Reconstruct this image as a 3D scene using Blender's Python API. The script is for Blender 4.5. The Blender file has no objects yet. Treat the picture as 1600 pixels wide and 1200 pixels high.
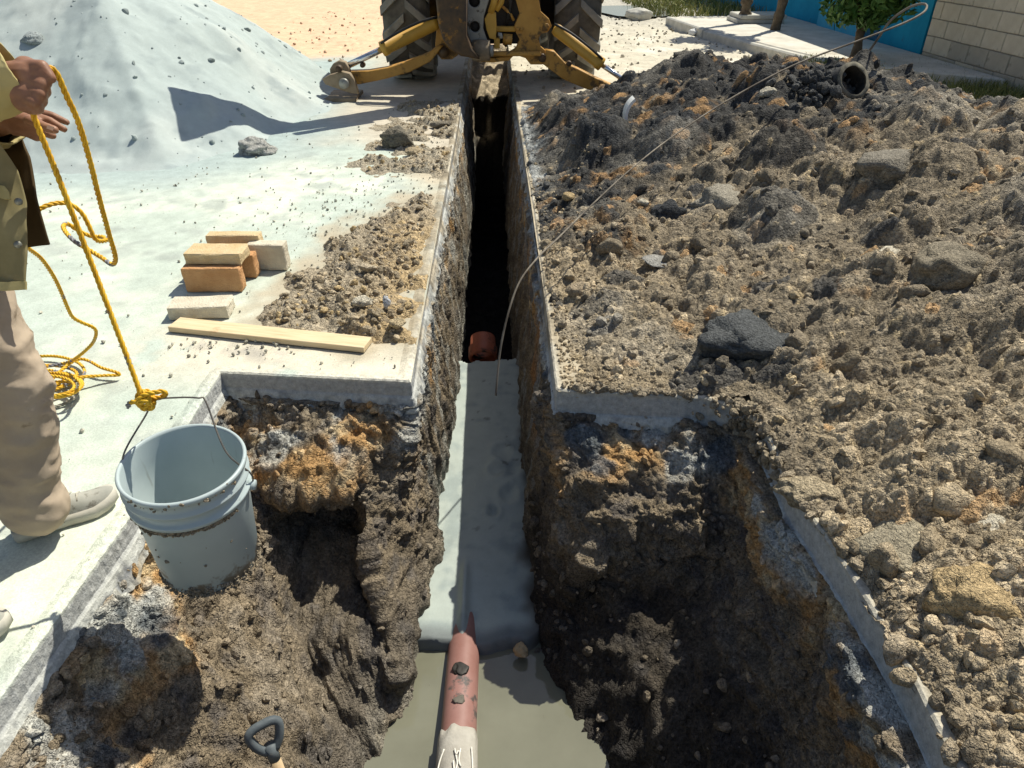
import bpy, bmesh, math, random
import numpy as np
from mathutils import Vector, Matrix

random.seed(7)
rng = np.random.default_rng(11)
SC = bpy.context.scene
COL = SC.collection

# ------------------------------------------------------------------ camera, sky, sun, exposure
F_PX, CAM_H, PITCH, YAW = 1100.0, 1.53, math.radians(32.8), math.radians(-1.4)
cam_d = bpy.data.cameras.new("camera")
cam_d.sensor_width = 36.0
cam_d.lens = F_PX / 1600.0 * 36.0
cam_d.clip_start = 0.05
cam_d.clip_end = 2000.0
cam = bpy.data.objects.new("camera", cam_d)
COL.objects.link(cam)
cam.location = (0, 0, CAM_H)
cam.rotation_euler = (math.pi / 2 - PITCH, 0, YAW)
SC.camera = cam

SUN_V = Vector((0.475, 0.48, 1.0)).normalized()          # towards the sun
SUN_EL = math.asin(SUN_V.z)
SUN_AZ = math.atan2(SUN_V.x, SUN_V.y)
world = bpy.data.worlds.new("World")
SC.world = world
world.use_nodes = True
wn = world.node_tree
wn.nodes.clear()
sky = wn.nodes.new("ShaderNodeTexSky")
sky.sky_type = 'NISHITA'
sky.sun_disc = False
sky.sun_elevation = SUN_EL
sky.sun_rotation = SUN_AZ
sky.dust_density = 1.5
bg = wn.nodes.new("ShaderNodeBackground")
bg.inputs['Strength'].default_value = 0.085
wo = wn.nodes.new("ShaderNodeOutputWorld")
wn.links.new(sky.outputs[0], bg.inputs[0])
wn.links.new(bg.outputs[0], wo.inputs[0])

sun_d = bpy.data.lights.new("sun", 'SUN')
sun_d.energy = 5.0
sun_d.angle = math.radians(0.5)
sun_d.color = (1.0, 0.95, 0.82)
sun = bpy.data.objects.new("sun", sun_d)
COL.objects.link(sun)
sun.rotation_euler = (-SUN_V).to_track_quat('-Z', 'Y').to_euler()

SC.view_settings.view_transform = 'Standard'
SC.view_settings.look = 'None'
SC.view_settings.exposure = 0.24
SC.view_settings.gamma = 1.0
SC.view_settings.use_curve_mapping = False
SC.cycles.max_bounces = 6
SC.cycles.diffuse_bounces = 3

# ------------------------------------------------------------------ measuring helpers
def ray(x, y):
    """direction of the sight line through a point of the photograph (1600 x 1200)"""
    u, v = (x - 800) / F_PX, (y - 600) / F_PX
    c, s = math.cos(PITCH), math.sin(PITCH)
    d = (u, c - v * s, -(s + v * c))
    cz, sz = math.cos(YAW), math.sin(YAW)
    return np.array([d[0] * cz - d[1] * sz, d[0] * sz + d[1] * cz, d[2]])
CAM = np.array([0, 0, CAM_H])
def at_z(x, y, z=0.0):
    d = ray(x, y); return CAM + d * ((z - CAM_H) / d[2])
def at_y(x, y, Y):
    d = ray(x, y); return CAM + d * (Y / d[1])
def at_x(x, y, X):
    d = ray(x, y); return CAM + d * (X / d[0])
def at_d(x, y, dep):
    return CAM + ray(x, y) * dep

# ------------------------------------------------------------------ noise
_tab = np.random.default_rng(3)
_G = _tab.normal(size=(512, 3)); _G /= np.linalg.norm(_G, axis=1)[:, None]
_PERM = _tab.permutation(4096)
def _h(ix, iy, iz, seed=0):
    return _PERM[(_PERM[(_PERM[(ix + seed * 131) & 4095] + iy) & 4095] + iz) & 4095]
def perlin(p, seed=0):
    p = np.asarray(p, float)
    i = np.floor(p).astype(np.int64); f = p - i
    w = f * f * f * (f * (f * 6 - 15) + 10)
    out = np.zeros(len(p))
    for dx in (0, 1):
        wx = w[:, 0] if dx else 1 - w[:, 0]
        for dy in (0, 1):
            wy = w[:, 1] if dy else 1 - w[:, 1]
            for dz in (0, 1):
                wz = w[:, 2] if dz else 1 - w[:, 2]
                g = _G[_h(i[:, 0] + dx, i[:, 1] + dy, i[:, 2] + dz, seed) & 511]
                out += wx * wy * wz * (g[:, 0] * (f[:, 0] - dx) + g[:, 1] * (f[:, 1] - dy) + g[:, 2] * (f[:, 2] - dz))
    return out * 1.6
def fbm(p, freq, oct=4, seed=0, gain=0.5):
    p = np.asarray(p, float); out = np.zeros(len(p)); a = 1.0
    for k in range(oct):
        out += a * perlin(p * freq, seed + k); a *= gain; freq *= 2.03
    return out
def ridge(p, freq, oct=4, seed=0):
    p = np.asarray(p, float); out = np.zeros(len(p)); a = 1.0
    for k in range(oct):
        out += a * (1 - 2 * np.abs(perlin(p * freq, seed + k))); a *= 0.5; freq *= 2.03
    return out
def bumps(x, y, cell, seed, rmin=0.35, rmax=0.8, keep=1.0):
    """height of a layer of broken clods (blocky domes) and a random number per clod"""
    gx, gy = x / cell, y / cell
    ix, iy = np.floor(gx).astype(np.int64), np.floor(gy).astype(np.int64)
    best = np.zeros(len(x)); ident = np.zeros(len(x))
    for dx in (-1, 0, 1):
        for dy in (-1, 0, 1):
            cx, cy = ix + dx, iy + dy
            r = [_h(cx, cy, np.full_like(cx, k), seed) / 4096.0 for k in range(7)]
            ang = r[4] * 6.283; ca, sa = np.cos(ang), np.sin(ang)
            ux, uy = gx - (cx + 0.1 + 0.8 * r[0]), gy - (cy + 0.1 + 0.8 * r[1])
            a, b = ux * ca + uy * sa, (-ux * sa + uy * ca) * (1.0 + 0.8 * r[5])
            R = rmin + (rmax - rmin) * r[2] ** 2
            d = (np.abs(a) ** 2.6 + np.abs(b) ** 2.6) ** (1 / 2.6) / R
            hgt = np.where(d < 1, np.clip(1 - d ** 3.0, 0, 1) ** 0.9 * 0.85, 0) * R * (0.55 + 0.7 * r[3]) * (1 + 0.35 * (a + b * (r[6] - 0.5)))
            hgt = np.where(r[6] < keep, hgt, 0)
            m = hgt > best
            best = np.where(m, hgt, best); ident = np.where(m, r[5], ident)
    return best * cell, ident
def lumps3(p, cell, seed):
    """rounded 3-D cells, for clods on steep faces"""
    q = p / cell; i = np.floor(q).astype(np.int64); best = np.full(len(p), 9.0); ident = np.zeros(len(p))
    for dx in (-1, 0, 1):
        for dy in (-1, 0, 1):
            for dz in (-1, 0, 1):
                cx, cy, cz = i[:, 0] + dx, i[:, 1] + dy, i[:, 2] + dz
                r = [_h(cx, cy, cz, seed + k) / 4096.0 for k in range(3)]
                d = (q[:, 0] - cx - r[0]) ** 2 + (q[:, 1] - cy - r[1]) ** 2 + (q[:, 2] - cz - r[2]) ** 2
                m = d < best
                best = np.where(m, d, best); ident = np.where(m, r[0], ident)
    return np.clip(1 - best / 0.7, 0, 1) * cell, ident
def sstep(a, b, x):
    t = np.clip((x - a) / (b - a), 0, 1); return t * t * (3 - 2 * t)
def mixc(c, d, t):
    return c * (1 - t[:, None]) + np.asarray(d)[None, :] * t[:, None] if np.ndim(d) == 1 else c * (1 - t[:, None]) + d * t[:, None]

# ------------------------------------------------------------------ objects
def put(name, me, mat=None, parent=None, loc=None):
    o = bpy.data.objects.new(name, me); COL.objects.link(o)
    if mat is not None and me is not None: me.materials.append(mat)
    if parent is not None: o.parent = parent
    if loc is not None: o.location = loc
    return o
def tag(o, label=None, cat=None, group=None, kind=None):
    if label: o['label'] = label
    if cat: o['category'] = cat
    if group: o['group'] = group
    if kind: o['kind'] = kind
    return o
def empty(name, loc, label, cat, group=None, rz=0.0):
    o = bpy.data.objects.new(name, None); COL.objects.link(o)
    o.location = loc; o.rotation_euler = (0, 0, rz); o.empty_display_size = 0.1
    return tag(o, label, cat, group)
def np_mesh(name, V, F, col=None, smooth=True):
    """mesh from an n x 3 array and an m x 3 or m x 4 face array"""
    me = bpy.data.meshes.new(name)
    V = np.asarray(V, np.float32); F = np.asarray(F, np.int32)
    me.vertices.add(len(V)); me.vertices.foreach_set("co", V.ravel())
    k = F.shape[1]
    me.loops.add(F.size); me.loops.foreach_set("vertex_index", F.ravel())
    me.polygons.add(len(F))
    me.polygons.foreach_set("loop_start", np.arange(0, F.size, k, dtype=np.int32))
    me.update(calc_edges=True)
    me.polygons.foreach_set("use_smooth", np.full(len(F), smooth))
    if col is not None:
        a = me.color_attributes.new("Col", 'FLOAT_COLOR', 'POINT')
        c = np.ones((len(V), 4), np.float32); c[:, :3] = np.clip(col, 0.004, 1)
        a.data.foreach_set("color", c.ravel())
    return me
def grid_faces(nu, nv, keep=None):
    """faces of a grid whose vertex index is iv*nu+iu"""
    iu, iv = np.meshgrid(np.arange(nu - 1), np.arange(nv - 1))
    a = (iv * nu + iu).ravel()
    F = np.stack([a, a + 1, a + nu + 1, a + nu], 1)
    if keep is not None: F = F[keep[F].all(1)]
    return F
def from_bm(bm, name, smooth=False, bevel=0.0, seg=1):
    if bevel > 0:
        bmesh.ops.bevel(bm, geom=list(bm.edges), offset=bevel, segments=seg, affect='EDGES', profile=0.6)
    me = bpy.data.meshes.new(name); bm.to_mesh(me); bm.free()
    for p in me.polygons: p.use_smooth = smooth
    return me
def box_bm(lo, hi, bm=None, mtx=None):
    bm = bm or bmesh.new()
    v = [bm.verts.new((x, y, z)) for z in (lo[2], hi[2]) for y in (lo[1], hi[1]) for x in (lo[0], hi[0])]
    for f in ((0, 2, 3, 1), (4, 5, 7, 6), (0, 1, 5, 4), (2, 6, 7, 3), (0, 4, 6, 2), (1, 3, 7, 5)):
        bm.faces.new([v[i] for i in f])
    if mtx is not None: bmesh.ops.transform(bm, matrix=mtx, verts=v)
    return bm
def box(name, lo, hi, mat, parent=None, bevel=0.0, loc=None, rot=None):
    o = put(name, from_bm(box_bm(lo, hi), name, bevel=bevel), mat, parent, loc)
    if rot is not None: o.rotation_euler = rot
    return o
def tube_np(path, rad, n=8, cap=True, closed=False):
    """V, F of a tube along a polyline (rad may be a list)"""
    P = np.asarray(path, float); m = len(P)
    rad = np.full(m, rad, float) if np.ndim(rad) == 0 else np.asarray(rad, float)
    T = np.gradient(P, axis=0)
    if closed: T = np.roll(P, -1, 0) - np.roll(P, 1, 0)
    T /= np.maximum(np.linalg.norm(T, axis=1), 1e-9)[:, None]
    N = np.zeros_like(P); up = np.array([0, 0, 1.0]) if abs(T[0, 2]) < 0.9 else np.array([1.0, 0, 0])
    v = np.cross(T[0], up); v /= np.linalg.norm(v); N[0] = v
    for i in range(1, m):
        v = N[i - 1] - T[i] * np.dot(N[i - 1], T[i]); N[i] = v / max(np.linalg.norm(v), 1e-9)
    B = np.cross(T, N)
    a = np.arange(n) * 2 * math.pi / n
    V = P[:, None, :] + rad[:, None, None] * (np.cos(a)[None, :, None] * N[:, None, :] + np.sin(a)[None, :, None] * B[:, None, :])
    V = V.reshape(-1, 3)
    F = []
    rows = m if closed else m - 1
    for i in range(rows):
        j = (i + 1) % m
        for k in range(n):
            l = (k + 1) % n
            F.append((i * n + k, i * n + l, j * n + l, j * n + k))
    if cap and not closed:
        V = np.vstack([V, P[0], P[-1]]); c0, c1 = m * n, m * n + 1
        for k in range(n):
            l = (k + 1) % n
            F.append((c0, l, k, k)); F.append((c1, (m - 1) * n + k, (m - 1) * n + l, (m - 1) * n + l))
    return V, np.array(F), (N, B)
def tube_mesh(name, path, rad, n=8, smooth=True, closed=False):
    V, F, _ = tube_np(path, rad, n, True, closed)
    me = bpy.data.meshes.new(name)
    me.from_pydata([tuple(v) for v in V], [], [tuple(dict.fromkeys(f)) for f in F.tolist()])
    for p in me.polygons: p.use_smooth = smooth
    return me
def tube(name, path, rad, mat, parent=None, n=10, smooth=True):
    return put(name, tube_mesh(name, path, rad, n, smooth), mat, parent)
def spline(pts, step=0.01):
    """Catmull-Rom through the points, sampled about every step metres"""
    P = np.asarray(pts, float); Q = np.vstack([2 * P[0] - P[1], P, 2 * P[-1] - P[-2]]); out = []
    for i in range(1, len(Q) - 2):
        p0, p1, p2, p3 = Q[i - 1:i + 3]
        n = max(2, int(np.linalg.norm(p2 - p1) / step))
        for t in np.arange(n) / n:
            out.append(0.5 * (2 * p1 + (p2 - p0) * t + (2 * p0 - 5 * p1 + 4 * p2 - p3) * t * t + (3 * p1 - p0 - 3 * p2 + p3) * t ** 3))
    out.append(P[-1]); return np.array(out)
def lathe_mesh(name, prof, n=48, smooth=True, wob=None):
    """profile of (r, z) turned round Z"""
    V, F = [], []
    for r, z in prof:
        for k in range(n):
            a = k * 2 * math.pi / n; V.append((r * math.cos(a), r * math.sin(a), z))
    for i in range(len(prof) - 1):
        for k in range(n):
            l = (k + 1) % n; F.append((i * n + k, i * n + l, (i + 1) * n + l, (i + 1) * n + k))
    me = bpy.data.meshes.new(name); me.from_pydata(V, [], F)
    for p in me.polygons: p.use_smooth = smooth
    return me
DG = bpy.context.evaluated_depsgraph_get
def baked(o, name):
    dg = bpy.context.evaluated_depsgraph_get(); dg.update()
    me = bpy.data.meshes.new_from_object(o.evaluated_get(dg)); me.name = name
    return me
def plate(name, loops, Y, depth, mat, parent=None, bevel=0.006):
    """outline(s) in the X-Z plane at distance Y, extruded back by depth; later loops are holes"""
    cu = bpy.data.curves.new(name, 'CURVE'); cu.dimensions = '2D'; cu.fill_mode = 'BOTH'
    cu.extrude = depth / 2 - bevel; cu.bevel_depth = bevel; cu.bevel_resolution = 1; cu.offset = -bevel
    for lp in loops:
        s = cu.splines.new('POLY'); s.points.add(len(lp) - 1); s.use_cyclic_u = True
        for p, (x, z) in zip(s.points, lp): p.co = (x, z, 0, 1)
    tmp = bpy.data.objects.new(name, cu); COL.objects.link(tmp)
    me = baked(tmp, name)
    bpy.data.objects.remove(tmp); bpy.data.curves.remove(cu)
    me.transform(Matrix.Translation((0, Y + depth / 2, 0)) @ Matrix.Rotation(math.pi / 2, 4, 'X'))
    me.materials.clear()
    return put(name, me, mat, parent)
def px_loop(pts, Y):
    return [tuple(at_y(x, y, Y)[[0, 2]]) for x, y in pts]
def circ(cx, cz, r, n=20):
    return [(cx + r * math.cos(a), cz + r * math.sin(a)) for a in np.arange(n) * 2 * math.pi / n]

# ------------------------------------------------------------------ materials
def new_mat(name, rough=0.8, spec=0.3, metal=0.0):
    m = bpy.data.materials.new(name); m.use_nodes = True
    b = m.node_tree.nodes["Principled BSDF"]
    b.inputs['Roughness'].default_value = rough
    b.inputs['Specular IOR Level'].default_value = spec
    b.inputs['Metallic'].default_value = metal
    return m, m.node_tree, b
def N(t, kind, **kw):
    n = t.nodes.new("ShaderNode" + kind)
    for k, v in kw.items():
        if k in n.inputs: n.inputs[k].default_value = v
        else: setattr(n, k, v)
    return n
def noise_node(t, scale, detail=6, rough=0.6, coord='Object', vec=None, dist=0.0):
    tc = N(t, "TexCoord"); n = N(t, "TexNoise", Scale=scale, Detail=detail, Roughness=rough, Distortion=dist)
    t.links.new(vec if vec is not None else tc.outputs[coord], n.inputs['Vector']); return n
def ramp(t, fac, stops):
    r = N(t, "ValToRGB"); e = r.color_ramp.elements
    while len(e) < len(stops): e.new(0.5)
    for x, (p, c) in zip(e, stops):
        x.position = p; x.color = (*c, 1) if len(c) == 3 else c
    t.links.new(fac, r.inputs[0]); return r
def mix(t, a, b, fac, mode='MIX'):
    m = N(t, "Mix", data_type='RGBA', blend_type=mode)
    for s, v in ((0, fac), (6, a), (7, b)):
        if hasattr(v, 'links') or hasattr(v, 'is_linked'): t.links.new(v, m.inputs[s])
        else: m.inputs[s].default_value = v if s == 0 else (*v, 1)
    return m.outputs[2]
def bump(t, b, height, strength=0.5, dist=0.01, prev=None):
    n = N(t, "Bump", Strength=strength, Distance=dist)
    t.links.new(height, n.inputs['Height'])
    if prev is not None: t.links.new(prev, n.inputs['Normal'])
    t.links.new(n.outputs[0], b.inputs['Normal']); return n.outputs[0]
def attr_mat(name, scale=60, var=0.35, bs=0.6, bd=0.006, rough=0.95, spec=0.15, scale2=400, bd2=0.0015, speck=None, crumb=None):
    """earth: colour from the mesh's own strata, grain and fine relief from noise"""
    m, t, b = new_mat(name, rough, spec)
    a = N(t, "VertexColor"); a.layer_name = "Col"
    n1, n2 = noise_node(t, scale), noise_node(t, scale2, 3)
    r1 = ramp(t, n1.outputs[0], [(0.28, (1 - var,) * 3), (0.72, (1 + var,) * 3)])
    c = mix(t, a.outputs[0], r1.outputs[0], 1.0, 'MULTIPLY')
    r2 = ramp(t, n2.outputs[0], [(0.3, (0.82,) * 3), (0.7, (1.2,) * 3)])
    c = mix(t, c, r2.outputs[0], 0.8, 'MULTIPLY')
    if speck:
        n3 = noise_node(t, speck[1], 2, 0.5)
        r3 = ramp(t, n3.outputs[0], [(speck[2], (0, 0, 0)), (speck[2] + 0.03, (1, 1, 1))])
        c = mix(t, c, speck[0], r3.outputs[0])
    t.links.new(c, b.inputs['Base Color'])
    p = bump(t, b, n1.outputs[0], bs, bd)
    if crumb:
        tc = N(t, "TexCoord"); dn = N(t, "TexNoise", Scale=crumb[0] * .7, Detail=2)
        t.links.new(tc.outputs['Object'], dn.inputs['Vector'])
        wv = mix(t, tc.outputs['Object'], dn.outputs['Color'], 0.5 / crumb[0], 'ADD')
        for sc_, dd in ((crumb[0], crumb[1]), (crumb[0] * 2.6, crumb[1] * .45)):
            v = N(t, "TexVoronoi", Scale=sc_, Randomness=1.0); t.links.new(wv, v.inputs['Vector'])
            iv = N(t, "Math", operation='SUBTRACT'); iv.inputs[0].default_value = 1.0; t.links.new(v.outputs['Distance'], iv.inputs[1])
            p = bump(t, b, iv.outputs[0], 1.0, dd, p)
            hv = ramp(t, v.outputs['Color'], [(0.0, (.80,) * 3), (1.0, (1.22,) * 3)])
            c = mix(t, c, hv.outputs[0], 0.8, 'MULTIPLY')
        t.links.new(c, b.inputs['Base Color'])
    bump(t, b, n2.outputs[0], bs, bd2, p)
    return m
def plain(name, c1, c2=None, scale=12, rough=0.7, spec=0.3, metal=0.0, bd=0.002, bs=0.3, lo=0.35, hi=0.65, dirt=None, coord='Object'):
    """colour mottled between c1 and c2, optional dirt (colour, scale, threshold)"""
    m, t, b = new_mat(name, rough, spec, metal)
    n = noise_node(t, scale, 8, 0.65, coord)
    c = ramp(t, n.outputs[0], [(lo, c1), (hi, c2 or c1)]).outputs[0]
    if dirt:
        d = noise_node(t, dirt[1], 8, 0.7, coord)
        r = ramp(t, d.outputs[0], [(dirt[2], (0, 0, 0)), (dirt[2] + 0.08, (1, 1, 1))])
        c = mix(t, c, dirt[0], r.outputs[0])
        rr = ramp(t, r.outputs[0], [(0, (rough,) * 3), (1, (0.95,) * 3)]); t.links.new(rr.outputs[0], b.inputs['Roughness'])
    t.links.new(c, b.inputs['Base Color'])
    f = noise_node(t, scale * 8, 4, 0.6, coord)
    bump(t, b, f.outputs[0], bs, bd)
    return m
M_EARTH = attr_mat("earth", 70, 0.45, 0.8, 0.008, crumb=(75, .011))
M_CLOD = attr_mat("clod", 60, 0.4, 0.8, 0.008, crumb=(95, .008))
M_SLAB = attr_mat("dusty_concrete", 9, 0.14, 0.45, 0.004, 0.9, 0.2, 160, 0.0015)
M_SAND = attr_mat("sand", 14, 0.06, 0.3, 0.004, 0.95, 0.1, 500, 0.0015)
M_CUT = attr_mat("cut_concrete", 45, 0.25, 0.8, 0.007, 0.9, 0.2, 220, 0.002)

# ================================================================== SETTING
# ------------------------------------------------------------------ the sheet to the horizon
m, t, b = new_mat("far_ground", 0.95, 0.1)
n = noise_node(t, 0.35, 8); r = ramp(t, n.outputs[0], [(0.3, (0.55, 0.41, 0.28)), (0.7, (0.66, 0.52, 0.38))])
t.links.new(r.outputs[0], b.inputs['Base Color']); f = noise_node(t, 8, 6); bump(t, b, f.outputs[0], 0.5, 0.02)
M_FAR = m
V, F = [], []
for (x0, x1, y0, y1) in ((-400, -9.5, -100, 600), (-9.5, 9.5, 29.5, 600), (9.5, 400, -100, 600), (-9.5, 9.5, -100, -1.9)):
    k = len(V); V += [(x0, y0, -0.02), (x1, y0, -0.02), (x1, y1, -0.02), (x0, y1, -0.02)]; F.append((k, k + 1, k + 2, k + 3))
tag(put("ground", np_mesh("ground", V, F), M_FAR), kind='structure')

# ------------------------------------------------------------------ the street slab, cut open by the trench and the pit
PIT = np.array([(-0.35, 2.40), (-1.14, 2.49), (-1.15, 1.6), (-1.19, 1.03), (-1.2, 0.1), (0.99, 0.1), (0.99, 0.81), (1.0, 1.05),
                (0.99, 1.35), (0.955, 1.70), (0.97, 2.15), (0.80, 2.255), (0.235, 2.32)])
TR_END = 12.4
def in_poly(x, y, P):
    c = np.zeros(len(x), bool); j = len(P) - 1
    for i in range(len(P)):
        (xi, yi), (xj, yj) = P[i], P[j]
        if yi != yj:
            c ^= ((yi > y) != (yj > y)) & (x < (xj - xi) * (y - yi) / (yj - yi) + xi)
        j = i
    return c
def seg_dist(x, y, P, closed=False):
    d = np.full(len(x), 1e9); n = len(P)
    for i in range(n if closed else n - 1):
        a, c = np.array(P[i]), np.array(P[(i + 1) % n]); ab = c - a
        tt = np.clip(((x - a[0]) * ab[0] + (y - a[1]) * ab[1]) / (ab @ ab), 0, 1)
        d = np.minimum(d, np.hypot(x - a[0] - tt * ab[0], y - a[1] - tt * ab[1]))
    return d
def steps(a, b, fn):
    out = [a]
    while out[-1] < b: out.append(out[-1] + fn(out[-1]))
    out[-1] = b; return np.array(out)
SPILL = [(-1.02, 2.78), (-1.12, 3.05), (-1.1, 3.35), (-0.98, 3.9), (-0.78, 4.35), (-0.62, 4.75), (-0.36, 4.85), (-0.36, 2.72), (-0.6, 2.66)]
SANDTOE = [(-10, 4.7), (-3.7, 5.35), (-2.5, 5.5), (-1.90, 6.3), (-1.55, 7.5), (-1.62, 9), (-2.35, 10.6), (-4, 12.2), (-10, 12.4)]
def slab_col(x, y):
    p = np.stack([x, y, 0 * x], 1)
    n1, n2, n3 = fbm(p, 0.9, 4, 5), fbm(p, 3.5, 4, 9), fbm(p, 11, 3, 12)
    c = np.tile(np.array([0.455, 0.515, 0.45]), (len(x), 1))
    c = mixc(c, np.array([0.62, 0.655, 0.55]), sstep(-0.2, 0.6, n1 + 0.4 * n2))
    c = mixc(c, np.array([0.37, 0.41, 0.37]), 0.8 * sstep(0.1, 0.75, n2 + 0.35 * n3))
    # bare cement strip swept clean round the plank
    w = sstep(0.45, 0.0, seg_dist(x, y, [(-1.35, 2.72), (-0.4, 2.5)])) * sstep(-0.3, 0.15, n2 + 0.25)
    c = mixc(c, np.array([0.64, 0.58, 0.46]), 0.9 * w * (x < -0.3))
    w = sstep(0.1, 0.0, seg_dist(x, y, [(-1.3, 2.75), (-0.95, 2.62)])) * sstep(-0.1, 0.4, n3 + 0.2)
    c = mixc(c, np.array([0.36, 0.34, 0.30]), 0.7 * w)
    # blue grey sand dust near the pile
    w = sstep(1.1, 0.0, seg_dist(x, y, SANDTOE)) * (x < -0.3)
    c = mixc(c, np.array([0.36, 0.43, 0.415]), w)
    # soil crumbs trodden in beside the trench
    ds = seg_dist(x, y, SPILL, True) * np.where(in_poly(x, y, SPILL), -1, 1)
    w = sstep(0.16, -0.03, ds + 0.16 * n2) * (x < -0.3)
    c = mixc(c, np.array([0.42, 0.36, 0.26]), 0.85 * w)
    w = sstep(0.5, 0.05, np.abs(x + 0.35) + 0.18 * n2) * sstep(4.6, 5.2, y) * (x < -0.3)
    c = mixc(c, np.array([0.50, 0.44, 0.33]), w)
    w = sstep(5.6, 7.0, y + 0.8 * n1) * sstep(-1.9, -1.3, x) * (x < -0.3)
    c = mixc(c, np.array([0.50, 0.45, 0.36]), w)
    # orange earth beyond the pile, pale street on the right
    w = sstep(10.6, 12.2, y + 0.7 * n1 - 0.35 * (x + 1.5)) * (x < 0.25)
    c = mixc(c, np.array([0.68, 0.465, 0.305]) * (1 + 0.12 * n2[:, None]), w)
    w = (x > 0.2) * 1.0
    c = mixc(c, np.array([0.54, 0.50, 0.40]) * (1 + 0.10 * n2[:, None] + 0.07 * n3[:, None]), w)
    w = sstep(13.5, 17.0, y + 1.2 * n1) * (x > 0.2)
    c = mixc(c, np.array([0.40, 0.38, 0.33]), 0.8 * w)
    w = sstep(0.0, 0.6, n1 - 0.1) * (x > 0.2) * sstep(9.0, 11.0, y)
    c = mixc(c, np.array([0.66, 0.62, 0.53]), w)
    w = sstep(8.4, 7.4, y) * (x > 0.2)
    c = mixc(c, np.array([0.40, 0.345, 0.25]) * (1 + 0.2 * n2[:, None] + 0.2 * n3[:, None]), w)
    return c
def slab_h(x, y):
    p = np.stack([x, y, 0 * x], 1)
    return 0.003 * fbm(p, 2.2, 4, 21) + 0.0018 * fbm(p, 17, 3, 25) - 0.004
def slab(name, xs, ys):
    X, Y = [a.ravel() for a in np.meshgrid(xs, ys)]
    keep = ~in_poly(X, Y, PIT)
    Z = slab_h(X, Y)
    rough = sstep(7.0, 11.0, Y) * np.where(X < 0, sstep(11, 12.5, Y), 1.0)
    p = np.stack([X, Y, 0 * X], 1)
    bz, _ = bumps(X, Y, 0.09, 77, keep=0.5)
    Z = Z + rough * (0.03 * fbm(p, 1.7, 3, 31) + 0.4 * bz)
    me = np_mesh(name, np.stack([X, Y, Z], 1), grid_faces(len(xs), len(ys), keep), slab_col(X, Y))
    return tag(put(name, me, M_SLAB), kind='structure')
ys = steps(-2.0, 30.0, lambda y: 0.02 if y < 3 else 0.02 + 0.006 * (y - 3))
xs_l = -steps(0.35, 9.6, lambda x: 0.02 if x < 2.2 else 0.02 + 0.05 * (x - 2.2))[::-1]
xs_r = steps(0.24, 9.6, lambda x: 0.03 if x < 5.5 else 0.25)
slab("street_slab", xs_l, ys)
slab("street_slab_right", xs_r, ys)
slab("street_beyond_trench", np.linspace(-0.36, 0.25, 20), steps(TR_END, 30.0, lambda y: 0.06)).location.z = -0.002

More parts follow.
